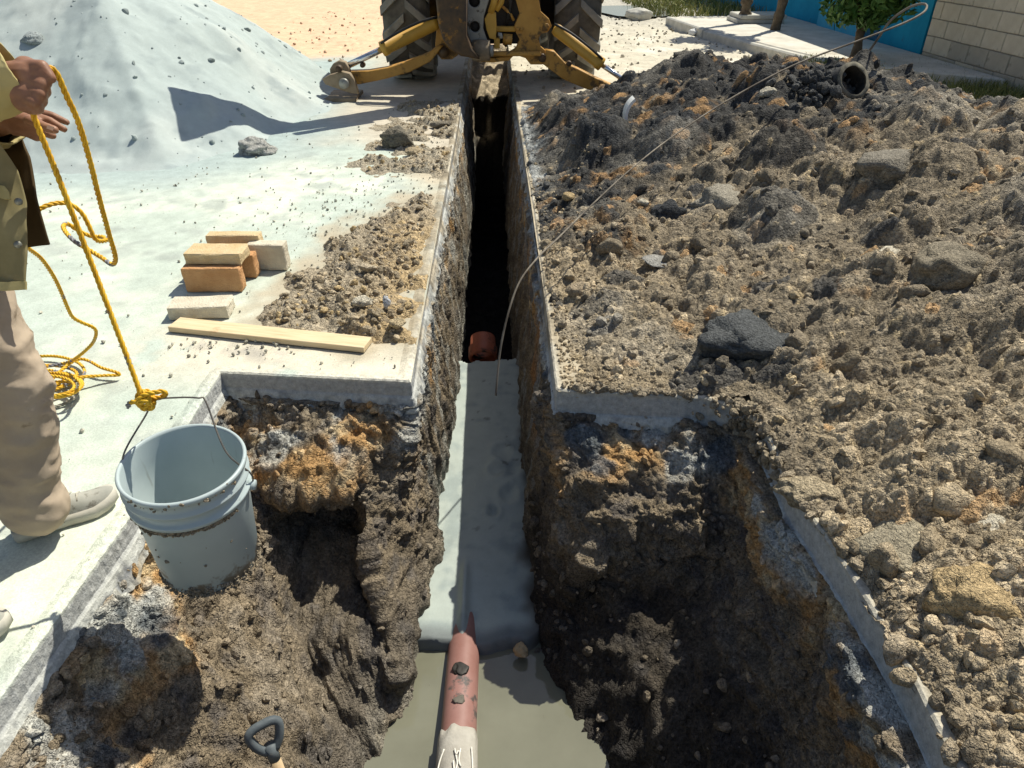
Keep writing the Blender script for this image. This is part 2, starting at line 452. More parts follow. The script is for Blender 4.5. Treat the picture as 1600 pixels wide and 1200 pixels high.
# ------------------------------------------------------------------ sawn and broken slab edges
def resample(P, fn):
    P = np.asarray(P, float); L = np.r_[0, np.cumsum(np.linalg.norm(np.diff(P, axis=0), axis=1))]
    s = [0.0]
    while s[-1] < L[-1]:
        q = [np.interp(s[-1], L, P[:, k]) for k in range(P.shape[1])]
        s.append(s[-1] + fn(q))
    s[-1] = L[-1]; s = np.array(s)
    return np.stack([np.interp(s, L, P[:, k]) for k in range(P.shape[1])], 1), s
def edge_strip(name, rim, side, thick=0.15, saw=0.07):
    """side +1: the hole lies to the right of the direction of travel"""
    R, s = resample(rim, lambda q: 0.006 if q[1] < 3.2 else 0.006 + 0.004 * (q[1] - 3.2))
    T = np.gradient(R, axis=0); T /= np.linalg.norm(T, axis=1)[:, None]
    k = np.ones(5) / 5
    T = np.stack([np.convolve(np.pad(T[:, i], 2, mode='edge'), k, 'valid') for i in (0, 1)], 1); T /= np.linalg.norm(T, axis=1)[:, None]
    Nn = np.stack([T[:, 1], -T[:, 0]], 1) * side
    rows = [(-0.055, -0.004), (-0.03, 0.0025), (-0.007, 0.003), (0.0, -0.003)]
    rows += [(0.001, -0.003 - (saw - 0.003) * q) for q in (0.2, 0.4, 0.6, 0.8, 1.0)]
    rows += [(0.006, -saw - (thick - saw) * q) for q in (0.12, 0.25, 0.4, 0.55, 0.7, 0.85, 1.0)]
    rows += [(-0.03, -thick - 0.006), (-0.09, -thick - 0.01)]
    V, C = [], []
    p0 = np.stack([R[:, 0], R[:, 1], 0 * s], 1)
    chip = 0.010 * np.clip(fbm(p0, 14, 3, 41) - 0.35, 0, 1) + 0.003 * fbm(p0, 40, 2, 45)
    low = 0.022 * fbm(p0, 5, 4, 51)
    top_c = slab_col(R[:, 0] - Nn[:, 0] * 0.03, R[:, 1] - Nn[:, 1] * 0.03)
    for i, (o, z) in enumerate(rows):
        zz = np.full(len(s), z)
        p = np.stack([R[:, 0], R[:, 1], zz], 1)
        if i < 2: oo = o + 0 * s; c = top_c
        elif i < 4: oo = o - chip * 0.8; c = mixc(top_c, np.array([0.62, 0.63, 0.58]), np.full(len(s), 0.35))
        elif i < 9:
            oo = o - chip * (1 - i / 12) + 0.0018 * fbm(p, 60, 2, 47)
            g = 0.5 + 0.5 * fbm(p * np.array([1, 1, 3.0]), 7, 3, 61)
            c = mixc(np.tile([0.41, 0.42, 0.41], (len(s), 1)), np.array([0.44, 0.45, 0.43]), np.clip(g, 0, 1) * 0.6)
        else:
            lz, _ = lumps3(p, 0.028, 71)
            q = (i - 8) / 7
            oo = o + 0.010 * fbm(p, 18, 3, 63) * q + 0.45 * lz * q + (0.012 * q) + low * 0.4 * q
            zz = zz - np.clip(low, -0.03, 0.04) * max(q, 0)
            g = fbm(p, 12, 3, 66)
            c = mixc(np.tile([0.50, 0.51, 0.475], (len(s), 1)), np.array([0.24, 0.25, 0.26]), sstep(0.1, 0.7, g))
            c = mixc(c, np.array([0.42, 0.33, 0.2]), 0.6 * sstep(0.2, 0.7, fbm(p, 8, 2, 68)) * (q > 0.7))
        V.append(np.stack([R[:, 0] + Nn[:, 0] * oo, R[:, 1] + Nn[:, 1] * oo, zz], 1)); C.append(c)
    V, C = np.vstack(V), np.vstack(C)
    # soil trodden over the top and smeared down the face along the trench
    st = sstep(2.45, 2.8, V[:, 1]) * sstep(-0.35, 0.15, fbm(V * np.array([1, 1, 2.0]), 3.2, 4, 72)) * sstep(-0.14, -0.02, V[:, 2] + 0.05)
    C = mixc(C, np.array([0.36, 0.305, 0.215]) * (1 + 0.3 * fbm(V, 20, 2, 73))[:, None], 0.85 * st)
    C = mixc(C, C * np.array([0.62, 0.62, 0.62]), sstep(2.45, 2.8, V[:, 1]) * sstep(-0.1, 0.4, fbm(V, 6, 3, 74)))
    return tag(put(name, np_mesh(name, V, grid_faces(len(s), len(rows)), C, False), M_CUT), kind='structure')
edge_strip("slab_edge", [(-0.345, 12.4), (-0.345, 8.2), (-0.34, 6.7), (-0.35, 4.45), (-0.36, 3.29), (-0.35, 2.40), (-1.14, 2.49), (-1.15, 1.6), (-1.19, 1.03), (-1.2, 0.1)], -1)
edge_strip("slab_edge_right", [(0.235, 12.4), (0.235, 6.7), (0.252, 4.44), (0.243, 3.27), (0.232, 2.32), (0.80, 2.255), (0.97, 2.15), (0.955, 1.70), (0.99, 1.35), (1.0, 1.05), (0.99, 0.81), (0.99, 0.1)], 1, 0.15, 0.10)

# ------------------------------------------------------------------ earth walls of the trench and the pit
ZR = (-0.10, -0.15, -0.24, -0.34, -0.40, -0.52, -0.66, -0.82, -1.15)
def wall_col(p, ident, dark=0.0):
    n1, n2 = fbm(p, 3.0, 4, 81), fbm(p, 11, 4, 85)
    z = p[:, 2] + 0.07 * n1
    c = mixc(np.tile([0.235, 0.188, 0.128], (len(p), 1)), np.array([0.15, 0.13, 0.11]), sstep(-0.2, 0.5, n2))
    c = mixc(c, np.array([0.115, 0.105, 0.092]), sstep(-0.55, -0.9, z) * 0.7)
    c = mixc(c, np.array([0.33, 0.275, 0.20]), 0.7 * sstep(0.15, 0.6, n1 * 0.7 + n2 * 0.5))
    o = sstep(-0.37, -0.31, z) * sstep(-0.09, -0.15, z) * sstep(-0.3, 0.15, fbm(p * np.array([1, 1, 0.6]), 2.6, 3, 91))
    oc = mixc(np.tile([0.47, 0.285, 0.125], (len(p), 1)), np.array([0.60, 0.46, 0.27]), sstep(-0.1, 0.5, n2))
    c = mixc(c, oc, o)
    g = sstep(-0.26, -0.19, z) * sstep(0.05, 0.45, fbm(p, 5, 3, 95))
    c = mixc(c, np.array([0.46, 0.46, 0.42]), g)
    c = mixc(c, np.array([0.11, 0.13, 0.145]), sstep(-0.34, -0.22, z) * sstep(0.25, 0.5, fbm(p, 4.2, 3, 97)) * 0.85)
    c = c * (0.8 + 0.4 * ident)[:, None] * (1 - dark)
    return c
def loft(name, cols, amp_fn, streak_fn, splash=None):
    """cols: list of columns, each nine (x, y, z) control points from slab to floor"""
    K = np.array(cols, float)                      # n x 9 x 3
    mid = K[:, 3, :]
    _, s = resample(mid, lambda q: 0.0075 if q[1] < 2.7 else 0.0075 + 0.0042 * (q[1] - 2.7))
    L = np.r_[0, np.cumsum(np.linalg.norm(np.diff(mid, axis=0), axis=1))]
    tv = np.linspace(0, 1, 165); tk = np.linspace(0, 1, 9)
    G = np.zeros((len(tv), len(s), 3))
    ki = np.searchsorted(L, s, side='right') - 1; ki = np.clip(ki, 0, len(L) - 2)
    u = (s - L[ki]) / (L[ki + 1] - L[ki]); u = u * u * (3 - 2 * u) * 0.5 + u * 0.5
    A = K[ki] * (1 - u)[:, None, None] + K[ki + 1] * u[:, None, None]   # ns x 9 x 3
    fi = np.clip((tv * 8).astype(int), 0, 7); fu = tv * 8 - fi
    G = (A[:, fi, :] * (1 - fu)[None, :, None] + A[:, fi + 1, :] * fu[None, :, None]).transpose(1, 0, 2)
    for _ in range(4):
        G[1:-1] = 0.5 * G[1:-1] + 0.25 * (G[:-2] + G[2:])
    du = np.gradient(G, axis=1); dv = np.gradient(G, axis=0)
    nn = np.cross(du, dv); nn /= np.maximum(np.linalg.norm(nn, axis=2), 1e-9)[:, :, None]
    p = G.reshape(-1, 3); nn = nn.reshape(-1, 3)
    cen = np.array([-0.08, 1.3]); to = np.stack([cen[0] - p[:, 0], np.where(p[:, 1] > 2.45, 0, cen[1] - p[:, 1])], 1)
    sg = np.sign((nn[:, :2] * to).sum(1)); flip = np.median(sg)
    nn = nn * (1 if flip >= 0 else -1)
    amp = amp_fn(p); st = streak_fn(p)
    l1, id1 = lumps3(p + 0.02 * np.stack([perlin(p * 20, 3), perlin(p * 20, 4), perlin(p * 20, 5)], 1), 0.085, 101)
    l2, id2 = lumps3(p, 0.034, 103)
    w = 0.5 + 0.5 * np.clip(fbm(p, 4, 2, 105), -1, 1)
    d = amp * (0.045 * fbm(p, 3.2, 4, 111) + 0.020 * ridge(p, 8, 5, 113) + 0.26 * l1 * w + 0.16 * l2 * w + 0.007 * ridge(p, 34, 3, 115) + 0.004 * fbm(p, 70, 2, 117))
    q = p * np.array([1.0, 1.0, 0.13])
    d = d + st * (0.022 * ridge(q, 9, 3, 121) + 0.010 * fbm(q, 30, 3, 123))
    d = d * np.repeat(sstep(0.0, 0.05, tv), len(s))
    P2 = p + nn * d[:, None]
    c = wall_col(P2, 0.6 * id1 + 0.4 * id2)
    if splash is not None: c = splash(P2, c)
    return tag(put(name, np_mesh(name, P2, grid_faces(len(s), len(tv)), c), M_EARTH), kind='structure')
def tr_col(y, xs): return [(x, y, z) for x, z in zip(xs, ZR)]
def zc(*xy): return [(x, y, z) for (x, y), z in zip(xy, ZR)]
LX = (-0.365, -0.365, -0.36, -0.35, -0.34, -0.325, -0.31, -0.295, -0.285)
def HOLLOW(x): return [(x, 2.47, -.10), (x, 2.46, -.15), (x, 2.31, -.24), (x, 2.10, -.34), (x, 2.20, -.41), (x, 2.46, -.54), (x + .02, 2.30, -.70), (x + .08 - .1 * (x + .7), 1.74, -.76), (-.385, 1.30 + .5 * (x + .7), -1.15)]
cols_l = [tr_col(12.4, LX), tr_col(8.0, LX), tr_col(5.0, LX), tr_col(3.3, LX), tr_col(2.75, (-0.37, -0.37, -0.37, -0.36, -0.35, -0.345, -0.335, -0.33, -0.34)),
    zc((-.38, 2.43), (-.385, 2.42), (-.41, 2.38), (-.43, 2.34), (-.43, 2.30), (-.42, 2.24), (-.39, 2.16), (-.36, 2.08), (-.36, 2.02)),
    zc((-.47, 2.44), (-.475, 2.43), (-.50, 2.34), (-.53, 2.22), (-.54, 2.14), (-.52, 2.00), (-.47, 1.83), (-.40, 1.66), (-.37, 1.54)),
    HOLLOW(-.61),
    HOLLOW(-.70),
    HOLLOW(-.82),
    HOLLOW(-.90),
    zc((-.98, 2.49), (-.98, 2.48), (-.98, 2.36), (-.97, 2.19), (-.96, 2.12), (-.94, 1.98), (-.86, 1.76), (-.64, 1.38), (-.385, 1.05)),
    zc((-1.16, 2.52), (-1.15, 2.50), (-1.09, 2.36), (-1.03, 2.2), (-1.0, 2.1), (-.94, 1.93), (-.85, 1.70), (-.65, 1.30), (-.385, .95)),
    zc((-1.17, 2.0), (-1.165, 2.0), (-1.11, 1.95), (-1.03, 1.88), (-.98, 1.8), (-.89, 1.66), (-.77, 1.48), (-.58, 1.15), (-.38, .85)),
    zc((-1.17, 1.6), (-1.165, 1.6), (-1.11, 1.58), (-1.03, 1.53), (-.98, 1.48), (-.87, 1.38), (-.74, 1.23), (-.55, .97), (-.38, .7)),
    zc((-1.2, 1.1), (-1.19, 1.1), (-1.13, 1.08), (-1.04, 1.05), (-.98, 1.02), (-.87, .95), (-.74, .85), (-.55, .68), (-.38, .45)),
    zc((-1.22, .08), (-1.21, .08), (-1.15, .08), (-1.06, .1), (-1.0, .1), (-.88, .1), (-.75, .1), (-.55, .1), (-.38, .1))]
def amp_l(p):
    return np.where(p[:, 1] > 2.5, 0.35, 1.0) * 1.0
def streak_l(p): return np.where(p[:, 1] > 2.35, 0.9, 0.5)
def splash_l(p, c):
    # cement grey smeared on the trench side, thicker low down
    n = fbm(p * np.array([1, 1, 0.35]), 9, 4, 131)
    w = sstep(2.3, 2.6, p[:, 1]) * sstep(-0.25, 0.35, n + 0.25 * np.cos(p[:, 2] * 5))
    c = mixc(c, np.array([0.40, 0.395, 0.35]), 0.75 * w)
    w = sstep(-0.75, -1.15, p[:, 2]) * sstep(-0.3, 0.2, n) * sstep(-0.56, -0.46, p[:, 0])
    c = mixc(c, np.array([0.36, 0.34, 0.28]), 0.7 * w)
    w = sstep(-0.12, -0.16, p[:, 2]) * sstep(-0.34, -0.2, p[:, 2]) * sstep(0.1, 0.4, fbm(p, 5, 3, 137)) * (p[:, 1] < 2.5)
    c = mixc(c, np.array([0.48, 0.47, 0.42]), 0.8 * w)
    return c
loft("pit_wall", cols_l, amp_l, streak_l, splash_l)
RX = (0.255, 0.255, 0.25, 0.245, 0.235, 0.22, 0.20, 0.175, 0.15)
cols_r = [tr_col(12.4, RX), tr_col(5.0, RX), tr_col(2.9, RX),
    zc((.25, 2.36), (.25, 2.34), (.255, 2.24), (.26, 2.12), (.255, 2.08), (.235, 2.06), (.21, 2.03), (.185, 1.98), (.165, 1.90)),
    zc((.38, 2.33), (.38, 2.31), (.385, 2.18), (.38, 2.00), (.37, 1.93), (.345, 1.93), (.30, 1.92), (.235, 1.88), (.17, 1.78)),
    zc((.58, 2.31), (.58, 2.29), (.58, 2.17), (.57, 2.02), (.56, 1.96), (.50, 1.98), (.42, 1.95), (.28, 1.87), (.165, 1.70)),
    zc((.80, 2.29), (.80, 2.27), (.79, 2.16), (.77, 2.02), (.75, 1.95), (.70, 1.96), (.54, 1.86), (.33, 1.73), (.19, 1.58)),
    zc((.99, 2.18), (.98, 2.17), (.95, 2.08), (.92, 2.0), (.90, 1.96), (.87, 1.90), (.70, 1.78), (.47, 1.60), (.25, 1.42)),
    zc((.97, 1.72), (.965, 1.72), (.95, 1.71), (.93, 1.70), (.92, 1.68), (.90, 1.64), (.80, 1.50), (.63, 1.34), (.42, 1.18)),
    zc((1.01, 1.35), (1.0, 1.35), (.985, 1.35), (.965, 1.34), (.955, 1.33), (.93, 1.30), (.86, 1.20), (.73, 1.09), (.56, .98)),
    zc((1.01, .8), (1.0, .8), (.985, .8), (.965, .8), (.955, .8), (.93, .78), (.87, .74), (.76, .68), (.60, .6)),
    zc((1.01, .08), (1.0, .08), (.985, .08), (.965, .1), (.955, .1), (.93, .1), (.87, .1), (.76, .1), (.60, .1))]
def splash_shade_r(p, c):
    w = sstep(2.5, 2.9, p[:, 1]) * sstep(-0.16, -0.2, p[:, 2]) * sstep(-0.62, -0.45, p[:, 2]) * sstep(-0.3, 0.1, fbm(p * np.array([1, 1, .5]), 2.2, 3, 141)) * sstep(4.6, 3.9, p[:, 1])
    c = mixc(c, np.array([0.40, 0.21, 0.09]), 0.9 * w)
    w = sstep(2.3, 2.6, p[:, 1]) * sstep(0.1, 0.5, fbm(p * np.array([1, 1, .3]), 8, 3, 143))
    c = mixc(c, np.array([0.30, 0.31, 0.31]), 0.7 * w)
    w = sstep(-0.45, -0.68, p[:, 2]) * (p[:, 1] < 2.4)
    c = mixc(c, c * np.array([.36, .37, .40]), w)  # mud low on the right bank darkened further, shade put into its colour
    return c
loft("pit_wall_right", cols_r, lambda p: np.where(p[:, 1] > 2.5, 0.35, np.where(p[:, 2] < -0.5, 0.75, 1.0)), lambda p: np.where(p[:, 1] > 2.35, 0.9, 0.7), splash_shade_r)
box("pit_wall_near", (-1.3, 0.0, -1.5), (1.1, 0.1, -0.16), M_EARTH)["kind"] = 'structure'
me = bpy.data.objects["pit_wall_near"].data
a = me.color_attributes.new("Col", 'FLOAT_COLOR', 'POINT')
for d in a.data: d.color = (0.13, 0.11, 0.09, 1)

# ------------------------------------------------------------------ trench bottom, sand bedding, water
xs, ysf = np.linspace(-0.45, 0.36, 100), steps(1.72, 4.3, lambda y: 0.010 + 0.003 * (y - 2))
X, Y = [q.ravel() for q in np.meshgrid(xs, ysf)]
p = np.stack([X, Y, 0 * X], 1)
edge = 1.86 + 0.025 * fbm(p * np.array([1, 0, 0]), 5, 3, 151) + 0.25 * sstep(0.10, 0.32, X) - 0.035 * np.exp(-((X + 0.15) / 0.022) ** 2)
Z = -0.915 + 0.006 * fbm(p, 3, 3, 153) + 0.0012 * fbm(p, 22, 3, 155) - 0.010 * (Y - 2.1)
Z -= 0.008 * sstep(0.16, 0.05, np.abs(X + 0.155)) * sstep(2.25, 1.95, Y)
Z += 0.050 * np.exp(-((X + 0.158) / 0.020) ** 2) * sstep(1.80, 1.98, Y) * sstep(2.35, 2.15, Y)
pk = np.clip(fbm(p, 9, 3, 157) - 0.45, 0, 1); Z -= 0.010 * pk
for (fx, fy, fr) in ((0.02, 3.10, 0.05), (0.07, 3.0, 0.065), (-0.01, 2.95, 0.04), (0.05, 2.75, 0.045), (-0.03, 2.62, 0.03)):
    d = np.hypot((X - fx), (Y - fy) * 0.7) / fr
    Z += 0.016 * (-np.exp(-d * d * 1.5) + 0.6 * np.exp(-(d - 1.25) ** 2 * 5))
Z = np.where(Y < edge, np.maximum(Z - (edge - Y) * 4, -1.12), Z)
far = 4.13 + 0.04 * fbm(p * np.array([1, 0, 0]), 9, 3, 159) + 0.08 * X
Z = np.where(Y > far, Z - (Y - far) * 4, Z)
c = np.tile([0.375, 0.42, 0.39], (len(X), 1))
c = mixc(c, np.array([0.29, 0.335, 0.325]), sstep(0.0, 0.6, fbm(p, 6, 4, 161)))
c = mixc(c, np.array([0.10, 0.10, 0.09]), sstep(0.50, 0.62, fbm(p, 15, 3, 163)) * sstep(0.0, 0.3, fbm(p, 2.5, 2, 164)) * 0.6)
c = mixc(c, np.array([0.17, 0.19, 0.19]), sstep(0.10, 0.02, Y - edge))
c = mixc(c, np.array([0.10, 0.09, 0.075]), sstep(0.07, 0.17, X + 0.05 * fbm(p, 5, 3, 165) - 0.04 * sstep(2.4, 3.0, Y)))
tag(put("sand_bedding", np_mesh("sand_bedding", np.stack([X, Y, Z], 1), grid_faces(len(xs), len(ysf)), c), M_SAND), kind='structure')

xs, yst = np.linspace(-0.45, 0.33, 40), steps(4.0, 12.6, lambda y: 0.03)
X, Y = [q.ravel() for q in np.meshgrid(xs, yst)]
p = np.stack([X, Y, 0 * X], 1)
Z = np.interp(Y, (4.4, 9.0, 9.9, 10.1, 10.22, 10.32, 10.45, 10.75, 12.6), (-1.75, -1.75, -1.7, -1.02, -0.90, -0.86, -0.45, -0.36, -0.02))
bz, idn = bumps(X, Y, 0.13, 171)
Z = Z + 0.05 * fbm(p, 4, 4, 173) + 0.8 * bz * sstep(9, 9.6, Y)
c = mixc(np.tile([0.035, 0.032, 0.03], (len(X), 1)), np.array([0.60, 0.50, 0.35]), np.maximum(sstep(10.42, 10.5, Y + 0.25 * fbm(p, 4, 2, 177)), np.exp(-((X + .10) / .12) ** 2 - ((Y - 10.24) / .07) ** 2) * sstep(-.2, .1, fbm(p, 7, 2, 179))))  # deep floor painted near black as shade, pale sunlit patch painted in
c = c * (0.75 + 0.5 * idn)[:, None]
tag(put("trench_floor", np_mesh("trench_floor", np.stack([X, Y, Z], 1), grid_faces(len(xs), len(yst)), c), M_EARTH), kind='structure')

m, t, b = new_mat("muddy_water", 0.04, 0.5)
n = noise_node(t, 2.5, 5); r = ramp(t, n.outputs[0], [(0.3, (0.145, 0.145, 0.105)), (0.7, (0.195, 0.195, 0.145))])
sc_ = noise_node(t, 55, 5, .7); sr_ = ramp(t, sc_.outputs[0], [(.66, (0, 0, 0)), (.72, (.6, .6, .6))]); t.links.new(mix(t, r.outputs[0], (.10, .09, .065), sr_.outputs[0]), b.inputs['Base Color']); f = noise_node(t, 9, 3); bump(t, b, f.outputs[0], 0.12, 0.006)
V, F = [(-1.1, 0.05, 0), (1.0, 0.05, 0), (1.0, 2.2, 0), (-1.1, 2.2, 0)], [(0, 1, 2, 3)]
w_ = tag(put("water", np_mesh("water", V, F), m), kind='structure'); w_.location.z = -0.972

# ------------------------------------------------------------------ clods: small broken lumps scattered as geometry
def blob_templates(n, sub, seed, rough=0.28, squash=0.75):
    out = []
    r_ = np.random.default_rng(seed)
    for k in range(n):
        bm = bmesh.new(); bmesh.ops.create_icosphere(bm, subdivisions=sub, radius=1.0)
        V = np.array([v.co[:] for v in bm.verts]); F = np.array([[v.index for v in f.verts] for f in bm.faces]); bm.free()
        off = r_.uniform(0, 90, 3)
        d = 1 + rough * fbm(V + off, 1.1, 3, seed) + 0.25 * rough * fbm(V + off, 3.5, 2, seed + 5)
        for _ in range(5):           # a few flat broken faces
            q = r_.normal(size=3); q /= np.linalg.norm(q); h = r_.uniform(0.55, 0.85)
            pr = (V * d[:, None]) @ q; cut = np.where(pr > h, h / np.maximum(pr, 1e-6), 1)
            d = d * (1 - 0.8 * (1 - cut))
        V = V * d[:, None] * np.array([r_.uniform(0.8, 1.2), r_.uniform(0.8, 1.2), squash * r_.uniform(0.8, 1.15)])
        out.append((V, F))
    return out
BL1 = blob_templates(10, 1, 201); BL2 = blob_templates(12, 2, 202); BL4 = blob_templates(10, 4, 204, 0.30)
def rot_many(n, r_):
    q = r_.normal(size=(n, 4)); q /= np.linalg.norm(q, axis=1)[:, None]
    w, x, y, z = q.T
    return np.stack([np.stack([1 - 2 * (y * y + z * z), 2 * (x * y - z * w), 2 * (x * z + y * w)], 1),
                     np.stack([2 * (x * y + z * w), 1 - 2 * (x * x + z * z), 2 * (y * z - x * w)], 1),
                     np.stack([2 * (x * z - y * w), 2 * (y * z + x * w), 1 - 2 * (x * x + y * y)], 1)], 1)
def scatter(name, pos, size, col, mat, parent, tmpl=BL2, seed=1, smooth=False):
    r_ = np.random.default_rng(seed); n = len(pos)
    R = rot_many(n, r_); kind = r_.integers(0, len(tmpl), n)
    Vs, Fs, Cs, base = [], [], [], 0
    for k, (V, F) in enumerate(tmpl):
        idx = np.nonzero(kind == k)[0]
        if not len(idx): continue
        W = np.einsum('nij,vj->nvi', R[idx], V) * size[idx, None, None] + pos[idx, None, :]
        Vs.append(W.reshape(-1, 3))
        Fs.append((F[None] + (base + np.arange(len(idx)) * len(V))[:, None, None]).reshape(-1, 3)); base += len(idx) * len(V)
        Cs.append(np.repeat(col[idx], len(V), 0))
    o = put(name, np_mesh(name, np.vstack(Vs), np.vstack(Fs), np.vstack(Cs), smooth), mat, parent)
    o['kind'] = 'stuff'; return o

# ------------------------------------------------------------------ the heap of dug-out soil on the right
ANCH = np.array([(.3, 2.6, .02), (.3, 3.3, .03), (.3, 4, .04), (.3, 5, .05), (.3, 6, .06), (.3, 7.5, .03), (.8, 2.5, .05), (.8, 3, .06), (1, 2.4, .06), (1.02, 1.8, .07),
    (1.02, 1, .06), (1.02, .5, .05), (1.3, 1, .17), (1.6, .6, .2), (2, 1.5, .34), (1.4, 2, .17), (1.5, 3, .20), (1.5, 4, .28), (1.5, 5, .38), (1, 4, .12), (1, 5, .24), (1, 6, .36), (2, 6, .56),
    (3, 6, .56), (2.5, 5, .55), (2.5, 4, .48), (2.5, 3, .44), (2.2, 2.2, .40), (3.5, 4, .55), (3.5, 5, .50), (3.5, 3, .5), (3, 2, .42), (4.5, 5, .18), (4.5, 4, .33),
    (2, 7, .50), (1.2, 7, .28), (3, 7, .27), (4, 6.5, -.02), (4, 6, .10), (3.8, 6, .18), (2, 8, .16), (3, 8, .10), (4, 7.4, .0), (5, 6.4, -.02), (5.5, 6, .0), (1.1, 7.9, .06), (4.5, 7.6, -.02), (3, 8.7, -.06),
    (2, 9, -.05), (1, 8.6, -.06), (.4, 8.2, -.04), (5.6, 5, .0), (5, 7.3, -.06), (5.6, 3, .25), (4, 1, .35), (6, 1, .2), (5, 8, -.08), (3.5, 9.5, -.1), (.3, 9.5, -.08)])
def _rbf_fit(A):
    D = np.hypot(A[:, None, 0] - A[None, :, 0], A[:, None, 1] - A[None, :, 1])
    K = D ** 2 * np.log(D + 1e-9); n = len(A)
    Pm = np.c_[np.ones(n), A[:, :2]]
    M = np.block([[K + 0.05 * np.eye(n), Pm], [Pm.T, np.zeros((3, 3))]])
    return np.linalg.solve(M, np.r_[A[:, 2], 0, 0, 0])
_W = _rbf_fit(ANCH)
def heap_base(x, y):
    out = _W[-3] + _W[-2] * x + _W[-1] * y
    for (ax, ay, _), w in zip(ANCH, _W):
        d2 = (x - ax) ** 2 + (y - ay) ** 2
        out = out + w * d2 * 0.5 * np.log(d2 + 1e-12)
    return out
BIGS = [  # large lumps: x, y, radius, height, squash
    (1.22, 1.62, .16, .10), (1.40, 1.85, .15, .10), (1.55, 1.35, .16, .12), (1.22, 2.05, .15, .09), (2.25, 2.55, .26, .17), (1.9, 2.15, .22, .14), (2.6, 3.1, .3, .15), (1.55, 2.75, .2, .12),
    (1.45, 3.55, .24, .17), (2.3, 3.7, .3, .17), (1.75, 4.3, .26, .2), (2.7, 4.5, .3, .18), (1.2, 4.9, .28, .2), (.75, 5.2, .28, .18), (2.0, 5.4, .3, .16), (3.2, 4.1, .35, .2), (1.0, 2.95, .17, .09),
    (2.75, 5.8, .26, .15), (.62, 6.1, .2, .12), (1.6, 6.6, .3, .12), (3.0, 2.6, .3, .2), (2.1, 2.0, .2, .12), (1.75, 1.75, .18, .1)]
def heap(x, y, detail=True):
    p = np.stack([x, y, 0 * x], 1)
    # distance from the cut edges fades the heap to nothing at the rim
    wx = x + 0.05 * perlin(p * 3, 301); wy = y + 0.05 * perlin(p * 3, 302)
    h = heap_base(x, y)
    dr = seg_dist(x, y, [(.24, 9), (.24, 2.3), (.80, 2.255), (.97, 2.15), (.955, 1.7), (.99, 1.35), (1.0, 1.05), (.99, -1)])
    e = sstep(0.0, 0.35, dr + 0.06 * perlin(p * 4, 303))
    amp = 0.25 + 0.75 * e
    amp = amp * sstep(-0.03, 0.06, h)
    big = np.zeros(len(x)); bid = np.zeros(len(x))
    for k, (bx, by, br, bh) in enumerate(BIGS):
        d = np.hypot(wx - bx, (wy - by) * 1.1) / br
        d = d * (1 + 0.18 * perlin(p * 6 + k * 3.1, 304))
        g = 0.75 * bh * np.clip(1 - d ** 2.2, 0, 1)
        bid = np.where(g > big + 0.02, k + 1, bid); big = np.maximum(big, g)
    out = h * (0.35 + 0.65 * e) + big * (0.3 + 0.7 * e)
    flat = sstep(0.25, 0.5, fbm(p, 1.3, 2, 305)) * 0.6          # smoother trampled patches
    b1, i1 = bumps(wx, wy, 0.42, 311, keep=0.75)
    b2, i2 = bumps(wx + 0.4, wy, 0.19, 312, keep=0.8)
    out = out + amp * (0.30 * b1 + 0.40 * b2 * (1 - 0.5 * flat) + 0.05 * fbm(p, 1.8, 3, 306))
    b3, i3 = bumps(wx, wy + 0.3, 0.085, 313, keep=0.85)
    out = out + (0.35 + 0.65 * amp) * 0.50 * b3 * (1 - 0.6 * flat)
    b4, i4 = bumps(x, y, 0.037, 314)
    fd = sstep(6.5, 2.5, y)
    out = out + (0.25 + 0.45 * fd) * b4 * (1 - 0.7 * flat) * (0.4 + 0.6 * sstep(0, 0.1, dr))
    if detail:
        b5, i5 = bumps(x, y, 0.017, 315)
        out = out + 0.6 * sstep(3.2, 1.6, y) * b5 + 0.009 * ridge(p, 8, 3, 307) * amp + 0.004 * fbm(p, 55, 2, 308)
    return out - 0.015 - 0.035 * sstep(0.045, 0.0, dr), (bid, i1, i2, i3, i4, flat, e, dr)
